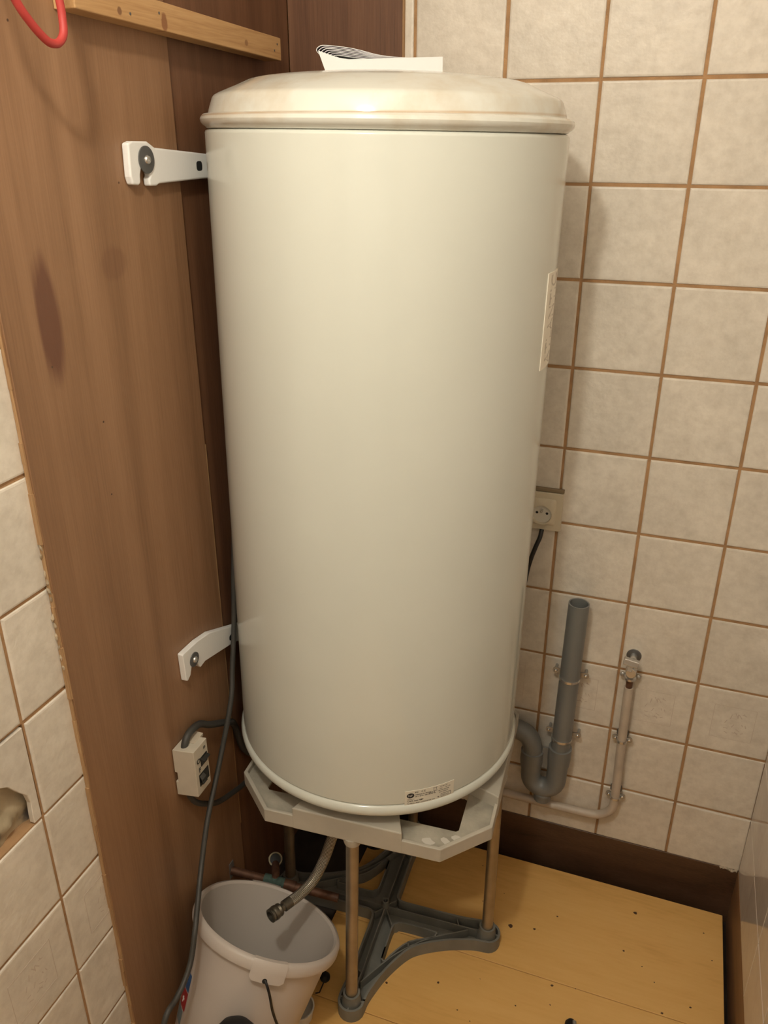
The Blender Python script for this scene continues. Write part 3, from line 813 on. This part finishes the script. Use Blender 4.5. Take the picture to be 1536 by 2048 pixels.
# ------------------------------------------------------------------ cables and time-switch box on the left panel
def cable(pts, r, name, mat, label, n=8):
    return tag(MB().tube(catmull(pts, n), r, 12).build(name, mat, smooth=True), label, 'cable')
cable([(-.5145, -.10, 1.25), (-.5145, -.20, 1.12), (-.5135, -.300, .99), (-.505, -.345, .88), (-.500, -.371, .760), (-.493, -.400, .690), (-.485, -.4261, .6408), (-0.4850, -0.4787, 0.5492), (-0.4760, -0.5476, 0.4773), (-0.4630, -0.6000, 0.4191), (-0.4480, -0.6378, 0.3963), (-0.4320, -0.6762, 0.3775), (-0.4260, -0.7038, 0.3437), (-0.4250, -0.7294, 0.3241), (-0.4250, -0.7535, 0.3171), (-0.4250, -0.7885, 0.3067), (-.425, -.83, .20), (-.42, -.93, .10), (-.43, -1.0, .049), (-.44, -1.15, .0475), (-.42, -1.40, .0475), (-.43, -1.70, .0475)],
      .0046, 'power_cable', M['cable_grey'], 'long dark grey cable hanging past the switch box down beside the bucket')

sb = thing('switch_box', 'small ivory electrical switch box with two black rockers marked OF on the plywood', 'switch box', (-.495, -.548, .546))
YS0, YS1 = -.5675, -.5275
XS = -.474
m = MB()
# side profile with a notch for the rail at the back, extruded across the width
prof = [(XP1 + .001, .5400), (XP1 + .001, .5690), (XP1 + .0055, .5690), (XP1 + .0055, .5880), (XP1 + .001, .5880), (XP1 + .001, .6340), (XS, .6400), (XS, .5468)]
m.prism([(x, YS0, z) for x, z in prof], (0, YS1 - YS0, 0)).build('case', M['box_plastic'], sb, bevel=.0009)
m = MB().box(XP1 + .010, XS - .012, YS0 + .008, YS1 - .004, .6335, .6392).build('terminal_recess', M['chip'], sb, bevel=.001)
for (z0, z1, up) in ((.6020, .6120, True), (.5665, .5820, False)):
    f = MB().box(XS - .004, XS + .0008, YS0 + (.0165 if up else .0080), YS1 - .004, z0 - .004, z1 + .004).build('rocker_frame', M['black_switch'], sb)
    y0, y1 = YS0 + (.0172 if up else .0088), YS1 - .005
    if up: MB().prism([(XS, y0, z0), (XS, y1, z0), (XS + .009, y1, z1 + .001), (XS, y1, z1), (XS, y0, z1)][:0] or [(XS + .0005, y0, z0 - .002), (XS + .0005, y0, z1 + .002), (XS + .0085, y0, z1)], (0, y1 - y0, 0)).build('rocker', M['black_switch'], sb, bevel=.0006)
    else:
        MB().prism([(XS + .0005, y0, z0 - .002), (XS + .0005, y0, z1 + .002), (XS + .0075, y0, z0 + .003)], (0, (y1 - y0) * .48, 0)).build('rocker', M['black_switch'], sb, bevel=.0006)
        MB().prism([(XS + .0005, y0, z0 - .002), (XS + .0005, y0, z1 + .002), (XS + .0065, y0, z1 - .003)], (0, (y1 - y0) * .44, 0)).build('rocker', M['cable_grey'], sb, bevel=.0006)
        ob = sb.children[-1]; ob.location.y += (y1 - y0) * .53
def wall_text(txt, size, y, z, parent, name='mark'):
    vs, fs = text_mesh(txt, size, .035); m = MB()
    m.add([(XS + .0012, y + a, z + b) for a, b in vs], fs); return m.build(name, M['ink'], parent)
wall_text('O', .0125, YS0 + .0050, .6105, sb); wall_text('F', .0125, YS0 + .0085, .5915, sb); wall_text('=', .0110, YS1 - .0135, .6255, sb)
cable([(-.499, -.5560, .628), (-.499, -.5529, .6400), (-.499, -.5440, .6490), (-.499, -.5281, .6510), (-.501, -.5027, .6420), (-.501, -.4742, .6190), (-.501, -.4195, .5825), (-.507, -.3878, .5508), (-.510, -.3600, .473), (-.509, -.30, .40)], .0062, 'switch_cable', M['cable_grey'], 'dark grey cable arching out of the top of the switch box behind the heater')
cable([(-.500, -.5580, .552), (-.498, -.5580, .5330), (-.498, -.5398, .5020), (-.497, -.5041, .4680), (-.498, -.4729, .4453), (-.503, -.4136, .4150), (-.505, -.3764, .4000), (-.507, -.33, .388), (-.507, -.27, .38)], .0050, 'switch_cable', M['cable_grey'], 'grey cable looping from the bottom of the switch box under the stand tray')

# ------------------------------------------------------------------ socket on the back wall
so = thing('wall_socket', 'square cream wall socket with two pin holes, half hidden behind the heater', 'socket', (-.031, -.0, .904))
def rounded(cx, cz, a, r, y, n=5):
    out = []
    for qx, qz, t0 in ((1, 1, 0), (-1, 1, 90), (-1, -1, 180), (1, -1, 270)):
        for k in range(n + 1):
            t = math.radians(t0 + 90 * k / n); out.append((cx + qx * (a - r) + r * math.cos(t), y, cz + qz * (a - r) + r * math.sin(t)))
    return out
SX, SZ = -.0305, .9010
MB().prism(rounded(SX, SZ, .0385, .004, 0), (0, -.0095, 0)).build('frame', M['socket_plastic'], so, bevel=.0012)
# inset plate with a dished round well
m = MB(); N = 72
wx, wz, wr_ = SX + .0015, SZ - .0055, .0185
def circ(r, y): return [(wx + r * math.cos(2 * math.pi * k / N), y, wz + r * math.sin(2 * math.pi * k / N)) for k in range(N)]
def squ(h, y):
    out = []
    for k in range(N):
        c, q = math.cos(2 * math.pi * k / N), math.sin(2 * math.pi * k / N)
        f = h / (abs(c) ** 14 + abs(q) ** 14) ** (1 / 14); out.append((SX + f * c, y, SZ + f * q))
    return out
rows = [squ(.0268, -.0090), squ(.0268, -.0112), squ(.0262, -.0118), circ(.0208, -.0150), circ(wr_, -.0150), circ(.0175, -.0090)]
vs = [p for r in rows for p in r]
fs = [(L_ * N + i, L_ * N + (i + 1) % N, (L_ + 1) * N + (i + 1) % N, (L_ + 1) * N + i) for L_ in range(len(rows) - 1) for i in range(N)]
m.add(vs, fs).build('cover', M['socket_plastic'], so, smooth=True, angle=30)
MB().prism(circ(.0177, -.0098), (0, -.0004, 0)).build('well', M['socket_well'], so)
for dx in (-.0095, .0095):
    MB().lathe([(.0026, 0), (0, 0)], (wx + dx, -.0104, wz + .0020), (0, -1, 0), 14).build('pin_hole', M['black'], so)
MB().lathe([(.0024, 0), (.0024, .010), (.0012, .012), (0, .012)], (wx, -.0102, wz + .0085), (0, -1, 0), 14).build('earth_pin', M['chrome'], so, smooth=True, angle=35)
MB().box(SX - .04, SX + .0390, -.0070, -.0005, .9402, .9475).build('ledge', M['socket_ledge'], so, bevel=.001)
cable([(-.0262, -.012, .8640), (-.0275, -.020, .850), (-.0335, -.026, .8300), (-.0430, -.028, .7900), (-.052, -.026, .72), (-.075, -.022, .58), (-.13, -.020, .47), (-.24, -.020, .44), (-.30, -.020, .46)], .0044, 'socket_cable', M['cable_black'], 'black cable running down from below the wall socket behind the heater')

# ------------------------------------------------------------------ grey drain pipe with trap
dp = thing('drain_pipe', 'grey plastic drain standpipe with a U-shaped trap clamped to the tiles', 'pipe', (.06, -.045, .25))
PY = -.038
top, bot = V((.0607, PY, .7325)), V((.0564, PY, .367))
m = MB()
pr = [(.0180, .06 - .065), (.0172, 0), (.0198, 0), (.0200, -.001)]
ax = (top - bot).normalized(); ln = (top - bot).length
m.lathe([(.0176, -.02 + 0), (.0176, ln), (.0200, ln), (.0200, 0)], bot, ax, 36)
m.build('standpipe', M['pvc'], dp, smooth=True, angle=35)
MB().lathe([(.0176, ln - .18), (.0174, ln - .002)], bot, ax, 36).build('bore', M['pvc'], dp, smooth=True)
MB().lathe([(0, ln - .17), (.0174, ln - .17)], bot, ax, 24).build('bore_bottom', M['black'], dp)
ub = [(.0570, PY, .380), (.0560, PY, .355), (.0550, PY, .313)]
cxu, zu = .0276, .2945; rad = .0272
for k in range(0, 13):
    a = -math.pi * k / 12; ub.append((cxu + rad * math.cos(a), PY, zu + rad * math.sin(a) * 1.05))
ub += [(.0002, PY, .317), (-.0008, PY, .347)]
MB().tube(ub, .0212, 28).build('trap_bend', M['pvc'], dp, smooth=True)
MB().lathe([(.0200, .016), (.0238, .015), (.0240, -.012), (.0225, -.030), (.0205, -.032)], (.0563, PY, .367), (.01, 0, 1), 36).build('coupling', M['pvc'], dp, smooth=True, angle=35)
MB().lathe([(.0205, .012), (.0238, .011), (.0240, -.014), (.0225, -.030), (.0205, -.032)], (-.0006, PY, .347), (0, 0, 1), 36).build('coupling', M['pvc'], dp, smooth=True, angle=35)
MB().tube(catmull([(-.0006, PY, .345), (-.0012, PY, .367), (-.009, PY + .002, .387), (-.026, PY + .005, .397), (-.06, PY + .008, .401), (-.16, PY + .010, .403)], 8), .0205, 28).build('outlet_elbow', M['pvc'], dp, smooth=True)
MB().box(.020, .034, PY - .002, PY + .002, .320, .373).build('web', M['pvc'], dp)
MB().lathe([(.0195, .004), (.0200, 0), (.0192, -.004), (.0205, -.006), (.0205, -.010), (.0185, -.012), (.0185, -.026), (.015, -.029), (0, -.029)], (.0306, PY - .001, .2610), (.05, -.05, 1), 30).build('cleanout_cap', M['pvc'], dp, smooth=True, angle=35)
def clamp(x, y, z, r, parent, tilt=0.0, ear=.0135, wall=-.004, eary=None):
    rot = Matrix.Translation((x, y, z)) @ Matrix.Rotation(tilt, 4, 'Y')
    m = MB(); n = 28; w = .0055; pts_o, pts_i = [], []
    vs = []
    for zz in (-w / 2, w / 2):
        for rr_ in (r + .0014, r + .0001):
            for k in range(n):
                a = 2 * math.pi * k / n; vs.append(rot @ V((rr_ * math.cos(a), rr_ * math.sin(a), zz)))
    fs = []
    for k in range(n):
        j = (k + 1) % n
        fs += [(k, j, 2 * n + j, 2 * n + k), (n + j, n + k, 3 * n + k, 3 * n + j), (2 * n + k, 2 * n + j, 3 * n + j, 3 * n + k), (j, k, n + k, n + j)]
    m.add(vs, fs)
    c = m.build('clamp', M['chrome'], parent, smooth=True, angle=35)
    ey = eary if eary is not None else 0.0
    for sx in (-1, 1):
        e = MB()
        pl = []
        for k in range(17):
            a = -math.pi / 2 + math.pi * k / 16; pl.append(V((r + ear - .0066 + .0066 * math.cos(a), 0, .0066 * math.sin(a))))
        pl = [V((r - .001, 0, -.0045))] + pl + [V((r - .001, 0, .0045))]
        pp = [rot @ V((sx * p.x, ey - .0012, p.z)) for p in pl]
        e.prism(pp, (0, .0030, 0)); eo = e.build('clamp_ear', M['zinc']); put(eo, c)
        q = rot @ V((sx * (r + ear - .0066), ey - .0012, 0))
        s = MB().lathe([(.0034, 0), (.0032, .0015), (.0018, .0028), (0, .0028)], q, (0, -1, 0), 12).build('clamp_screw', M['chrome'], smooth=True, angle=40); put(s, c)
    return c
def standoff(x, y, z, parent):
    put(MB().tube([(x, y, z), (x, -.0003, z)], .0042, 10).build('standoff', M['zinc'], smooth=True), parent)
clamp(.0588, PY, .5590, .0200, dp, eary=.018, ear=.0165); clamp(.0571, PY, .4080, .0200, dp, eary=.018, ear=.0165)
for z in (.559, .408):
    for sx in (-1, 1): MB().tube([(.058 + sx * .0298, PY + .020, z), (.058 + sx * .0298, -.0004, z)], .0030, 10).build('standoff', M['zinc'], dp, smooth=True)

# ------------------------------------------------------------------ painted water pipe with shut-off valve
wp = thing('water_pipe', 'thin beige painted water pipe bent along the skirting, left of the corner', 'pipe', (.18, -.022, .2))
WY = -.0215
elb = [(.1735, WY, .5540), (.1752, WY, .4300), (.1790, WY, .2900), (.1795, WY, .2600)]
for k in range(1, 10):
    a = math.pi / 2 * k / 10; elb.append((.1795 - .045 * (1 - math.cos(a)), WY, .2545 - .045 * math.sin(a)))
elb += [(.125, WY, .2080), (.05, WY, .2072), (-.06, WY, .2078), (-.30, WY, .2085)]
MB().tube(elb, .0092, 20).build('pipe', M['paint_pipe'], wp, smooth=True)
MB().tube([(.1735, WY, .550), (.1733, WY, .578)], .0066, 16).build('copper_stub', M['copper'], wp, smooth=True)
clamp(.1757, WY, .4215, .0094, wp, eary=.006, ear=.0110); clamp(.1795, WY, .2715, .0094, wp, eary=.006, ear=.0110)
for x, z in ((.1752, .4300), (.1788, .2835)):
    MB().lathe([(.0085, 0), (.0085, .012), (.012, .012), (.012, 0)], (x, -.0006, z), (0, -1, 0), 6).build('pipe_nut', M['dull_zinc'], wp)
va = thing('shutoff_valve', 'chromed shut-off valve at the top of the thin beige pipe', 'valve', (.173, WY, .59))
MB().lathe([(.0068, 0), (.0118, .0005), (.0122, .0030), (.0118, .0055), (.0080, .0065), (.0080, .018), (.0072, .020)], (.1733, WY, .5735), (0, 0, 1), 24).build('union_nut', M['chrome'], va, smooth=True, angle=30)
MB().lathe([(.0095, -.012), (.0105, -.006), (.0105, .008), (.0098, .0145), (.0092, .0150), (0, .0152)], (.1733, WY - .003, .5960), (0, -1, .12), 24).build('valve_body', M['chrome'], va, smooth=True, angle=30)
MB().tube([(.1733, WY, .588), (.1736, WY, .6120)], .0082, 18).build('valve_neck', M['chrome'], va, smooth=True)
MB().tube([(.1738, WY, .6150), (.1738, -.0008, .6150)], .0070, 18).build('wall_tail', M['chrome'], va, smooth=True)
MB().lathe([(.0145, 0), (.0140, .002), (.0085, .0032), (0, .0032)], (.1742, -.0003, .6150), (0, -1, 0), 28).build('rosette', M['dull_zinc'], va, smooth=True, angle=35)
Mh = Matrix.Translation((.1722, WY - .013, .6190)) @ Matrix.Rotation(math.radians(9), 4, 'Y') @ Matrix.Rotation(math.radians(-12), 4, 'X')
MB().box(-.0160, .0130, -.0075, .0070, -.0055, .0075, Mh).build('handle', M['chrome'], va, bevel=.0015)
MB().box(-.0050, .0045, -.004, .010, -.018, .0, Mh).build('handle_stem', M['chrome'], va, bevel=.001)
for sx in (-1, 1):
    MB().lathe([(.0048, -.0015), (.0048, .0015), (.002, .003), (0, .003)], (.1733 + sx * .0150, WY + .009, .5750), (0, -1, .2), 14).build('ear', M['zinc'], va, smooth=True, angle=40)
    MB().box(min(0, sx * .015), max(0, sx * .015), -.001, .0015, -.0035, .0035, Matrix.Translation((.1733, WY + .009, .575))).build('ear_arm', M['zinc'], va)

# ------------------------------------------------------------------ bucket, leaning back against the copper pipe
BC = V((-.366, -.557, .289)); BN = V((.1599, .4843, .8602)).normalized()
E1 = (V((1, 0, 0)) - BN * BN.x).normalized(); E2 = BN.cross(E1)
def bk_p(ang, r, h): a = math.radians(ang); return BC + (E1 * math.cos(a) + E2 * math.sin(a)) * r + BN * h
bu = thing('bucket', 'pale grey plastic bucket tilted back beside the stand, catching the hose', 'bucket', (-.40, -.66, ZF))
DEP = .232
def brad(h): return .1225 - .026 * (-h / DEP)
outer = [(.1215, -.001), (.1250, .0032), (.1300, .0020), (.1332, -.0030), (.1335, -.0140), (.1325, -.0175), (.1295, -.0180), (.1285, -.0150)]
outer += [(brad(-.016) + .0012, -.016), (brad(-.12) + .0010, -.12), (brad(-.222) + .001, -.222), (brad(-DEP) - .004, -DEP), (0, -DEP + .002)]
MB().lathe(outer, BC, BN, 96, E1).build('shell', M['bucket'], bu, smooth=True, angle=50)
MB().lathe([(.1218, -.0008), (brad(-.02) - .0015, -.02), (brad(-.12) - .0015, -.12), (brad(-.222) - .003, -.220), (.080, -.2275), (0, -.2280)], BC, BN, 96, E1).build('inside', M['bucket_in'], bu, smooth=True, angle=50)
# handle lug at the front: thicker patch of rim with a tab below
def lug(a0, a1):
    m = MB(); prof = [(.1240, .0042), (.1305, .0034), (.1346, -.0022), (.1350, -.0150), (.1350, -.0305), (.1322, -.0310), (.1320, -.0180), (.1245, -.0010)]
    n = 10; rows = []
    vs = []
    for i in range(n + 1):
        t = i / n; a = a0 + (a1 - a0) * t; cut = .0045 if i in (0, n) else 0
        for (r, h) in prof: vs.append(bk_p(a, r, h + (.005 if (h < -.03 and i in (0, n)) else 0)))
    k = len(prof)
    fs = [(i * k + j, i * k + (j + 1) % k, (i + 1) * k + (j + 1) % k, (i + 1) * k + j) for i in range(n) for j in range(k)]
    fs += [tuple(range(k)), tuple(reversed(range(n * k, n * k + k)))]
    return m.add(vs, fs).build('handle_lug', M['bucket'], bu, smooth=True, angle=35)
LA = -61.5
lg = lug(LA - 12.5, LA + 12.5)
put(MB().lathe([(.0042, 0), (.0042, .0012), (0, .0012)], bk_p(LA - 1, .1342, -.0265), bk_p(LA, 1, 0) - BC, 14).build('lug_hole', M['black'], lg), lg)
lug(LA + 180 - 12.5, LA + 180 + 12.5)
wire = [bk_p(LA - 1, .1335, -.0255), bk_p(LA + 1, .1385, -.030), bk_p(LA + 5, .1390, -.045), bk_p(LA + 12, .1330, -.075), bk_p(LA + 22, .1300, -.105), bk_p(LA + 36, .1270, -.135), bk_p(LA + 55, .1250, -.158), bk_p(LA + 80, .1240, -.170)]
MB().tube(catmull(wire, 6), .0022, 10).build('handle_wire', M['cable_black'], bu, smooth=True)
def bsticker(a0, a1, h0, h1, mat, skew=0.0):
    m = MB(); n = 6; vs = []
    for i in range(n + 1):
        a = a0 + (a1 - a0) * i / n
        for h in (h0 + skew * i / n, h1 + skew * i / n):
            vs.append(bk_p(a, brad(h) + .0016, h))
    m.add(vs, [(2 * i, 2 * i + 2, 2 * i + 3, 2 * i + 1) for i in range(n)])
    return m.build('sticker', mat, bu)
bsticker(-146, -128, -.128, -.098, M['blue']); s2 = bsticker(-146, -128, -.162, -.130, M['red']); bsticker(-146, -131, -.19, -.165, M['blue_grey'])
def bcross(a, h):
    m = MB()
    for (da, dh) in ((2.6, .0018), (.8, .006)):
        m.add([bk_p(a - da, brad(h) + .0020, h - dh), bk_p(a + da, brad(h) + .0020, h - dh), bk_p(a + da, brad(h) + .0020, h + dh), bk_p(a - da, brad(h) + .0020, h + dh)], [(0, 1, 2, 3)])
    o = m.build('sticker_mark', M['ink_light'], s2); return o
bcross(-135.5, -.146)

# braided hose from under the tray, ending above the bucket
hs_ = thing('braided_hose', 'steel braided flexible hose curving down from under the tray into the bucket', 'hose', (-.32, -.5, .3))
hp = catmull([(-.272, -.360, .468), (-.284, -.395, .435), (-.2950, -.428, .390), (-.3030, -.4530, .352), (-.3130, -.4800, .326), (-.3260, -.5070, .316), (-.3400, -.5390, .3175)], 10)
MB().tube(hp, .0096, 20, uv=True).build('braid', M['braid'], hs_, smooth=True)
hd = (hp[-1] - hp[-4]).normalized(); he = hp[-1]
MB().lathe([(.0088, -.012), (.0098, -.011), (.0098, .004), (.0072, .006), (.0072, .012), (.0110, .0125), (.0118, .015), (.0108, .019), (.0120, .0200), (.0128, .024), (.0120, .028), (.0105, .029), (.0120, .030), (.0120, .034), (.0085, .035), (.0082, .024), (0, .024)], he, hd, 24).build('hose_nut', M['hose_nut'], hs_, smooth=True, angle=30)

# old copper pipework low on the left wall
cp = thing('copper_pipes', 'old copper pipes with a green tee low on the left panel behind the bucket', 'pipe', (-.43, -.42, .2))
PA, PB = V((-.5155, -.4330, .2235)), V((-.300, -.4020, .1990))
MB().tube([PA, PA.lerp(PB, .36)], .0082, 16).build('pipe', M['copper'], cp, smooth=True)
MB().tube([PA.lerp(PB, .46), PB], .0082, 16).build('pipe', M['copper'], cp, smooth=True)
T = PA.lerp(PB, .40)
MB().tube([PA.lerp(PB, .31), PA.lerp(PB, .50)], .0112, 18).build('tee', M['verdigris'], cp, smooth=True)
MB().tube([PA.lerp(PB, .50), PA.lerp(PB, .60)], .0105, 18).build('sleeve', M['copper'], cp, smooth=True)
MB().box(-.5158, -.5145, PA.y - .008, PA.y + .008, PA.z - .016, PA.z + .022).build('wall_plate', M['zinc'], cp, bevel=.0004)
N0 = V((-.4660, -.345, .1790)); nd = V((.30, -.50, .80)).normalized()
MB().tube(catmull([T, T + V((-.002, .012, .004)), N0 - nd * .010, N0 + nd * .004], 5), .0080, 14).build('riser', M['copper'], cp, smooth=True)
MB().lathe([(.0100, -.006), (.0152, -.004), (.0152, .012), (.0145, .014), (.0118, .014), (.0112, .002), (0, .002)], N0, nd, 6).build('union_nut', M['brass'], cp)
MB().lathe([(.0112, .0148), (.0140, .0148), (.0142, .018), (.0112, .018), (.0106, .004)], N0, nd, 24).build('union_lip', M['brass'], cp, smooth=True, angle=30)
MB().lathe([(.0110, .0142), (0, .0142)], N0, nd, 20).build('union_bore', M['black'], cp)
tag(MB().tube([(-.410, -.022, .03), (-.410, -.022, .60)], .0085, 14).build('riser_pipe', M['copper'], smooth=True), 'dim upright copper pipe in the dark corner under the heater', 'pipe')
tag(MB().lathe([(0, .0), (.030, 0), (.030, .06), (.026, .064), (.026, .40), (0, .40)], (-.335, -.100, ZF), (0, 0, 1), 24).build('black_pipe', M['black'], smooth=True, angle=35), 'black upright pipe under the heater behind the stand legs', 'pipe')

# ------------------------------------------------------------------ small things at the bottom edge of the picture
t0, t1 = V((-.3290, -.742, .2600)), V((-.350, -.862, .075))
dr = (t0 - t1).normalized(); ll = (t0 - t1).length
th_ = thing('tool_handle', 'black rounded tool handle leaning in front of the bucket at the bottom edge', 'handle', (-.35, -.86, ZF))
MB().lathe([(0, -.004), (.020, -.003), (.027, .006), (.032, ll * .5), (.036, ll - .012), (.0345, ll + .004), (.0275, ll + .016), (.015, ll + .024), (0, ll + .027)], t1, dr, 32).build('grip', M['black'], th_, smooth=True, angle=45)
sd = thing('tool_handle', 'small black tool handle with a grey inlay lying on the bare floor, bottom right', 'handle', (.165, -.45, ZF))
g = MB().lathe([(0, 0), (.006, .001), (.0105, .006), (.0120, .016), (.0115, .04), (.0095, .09), (.0080, .10), (0, .10)], (.160, -.3900, ZF + .0125), (.10, -1, 0), 20).build('grip', M['black'], sd, smooth=True, angle=45)
MB().lathe([(.0, 0), (.0040, .001), (.0050, .010), (.0050, .04), (0, .05)], (.1660, -.3960, ZF + .0205), (.10, -1, 0), 12).build('inlay', M['zinc'], sd, smooth=True)
kn = thing('black_fitting', 'small black knob with a thin wire stem on the floor right of the bucket', 'knob', (-.300, -.470, ZF))
MB().lathe([(0, -.010), (.006, -.009), (.0098, -.003), (.0100, .003), (.006, .009), (0, .010)], (-.2985, -.4790, ZF + .030), (0, 0, 1), 18).build('ball', M['black'], kn, smooth=True)
MB().tube([(-.2985, -.4790, ZF + .024), (-.3040, -.495, ZF + .004), (-.3110, -.4975, ZF + .002)], .0013, 8).build('stem', M['cable_black'], kn, smooth=True)
tub = thing('plastic_cup', 'white plastic cup on the floor tucked behind the bucket and front leg', 'cup', (-.322, -.548, ZF))
MB().lathe([(0, .001), (.025, .001), (.0280, .026), (.0295, .0265), (.0295, .029), (.0268, .029), (.0240, .003), (0, .003)], (-.322, -.548, ZF), (0, 0, 1), 32).build('shell', M['white_plastic'], tub, smooth=True, angle=40)

# ------------------------------------------------------------------ the lamp of the room, above and behind the view
lamp = thing('pendant_lamp', 'bare bulb holder hanging from the ceiling on a short flex', 'lamp', (LAMP.x, LAMP.y, CEIL))
MB().tube([(LAMP.x, LAMP.y, CEIL - .002), (LAMP.x, LAMP.y, LAMP.z + .11)], .003, 8).build('flex', M['white_plastic'], lamp, smooth=True)
MB().lathe([(0, .115), (.012, .114), (.018, .10), (.018, .065), (.013, .060), (0, .060)], LAMP, (0, 0, 1), 24).build('bulb_holder', M['white_plastic'], lamp, smooth=True, angle=40)
ld = bpy.data.lights.new('bulb_light', 'POINT')
ld.energy = LAMP_POWER; ld.color = LAMP_COLOUR; ld.shadow_soft_size = .035
lo = bpy.data.objects.new('bulb_light', ld); COL.objects.link(lo); lo.location = LAMP; put(lo, lamp)
# crumbs of dirt on the boards
m = MB(); rr = random.Random(21)
spots = [(.012, -.222, 1.6), (.060, -.212, 1.0), (.255, -.10, 1.3), (.115, -.325, .9), (.32, -.31, .9), (.345, -.36, 1.2), (.24, -.20, .8), (-.19, -.43, .9), (.10, -.165, .7), (-.095, -.395, 1.0), (.37, -.28, .7)]
spots += [(rr.uniform(-.15, .41), rr.uniform(-.45, -.06), rr.uniform(.3, .6)) for _ in range(16)]
for x, y, k in spots:
    n = 6; a0 = rr.uniform(0, 6)
    m.prism([(x + .003 * k * rr.uniform(.6, 1.3) * math.cos(a0 + 2 * math.pi * i / n), y + .0022 * k * rr.uniform(.6, 1.3) * math.sin(a0 + 2 * math.pi * i / n), ZF + .0001) for i in range(n)], (0, 0, .0012 * k))
cr_ = m.build('floor_crumbs', M['stain']); cr_['kind'] = 'stuff'
tag(cr_, 'tiny dark dirt crumbs scattered over the bare yellow floor boards', 'crumbs')
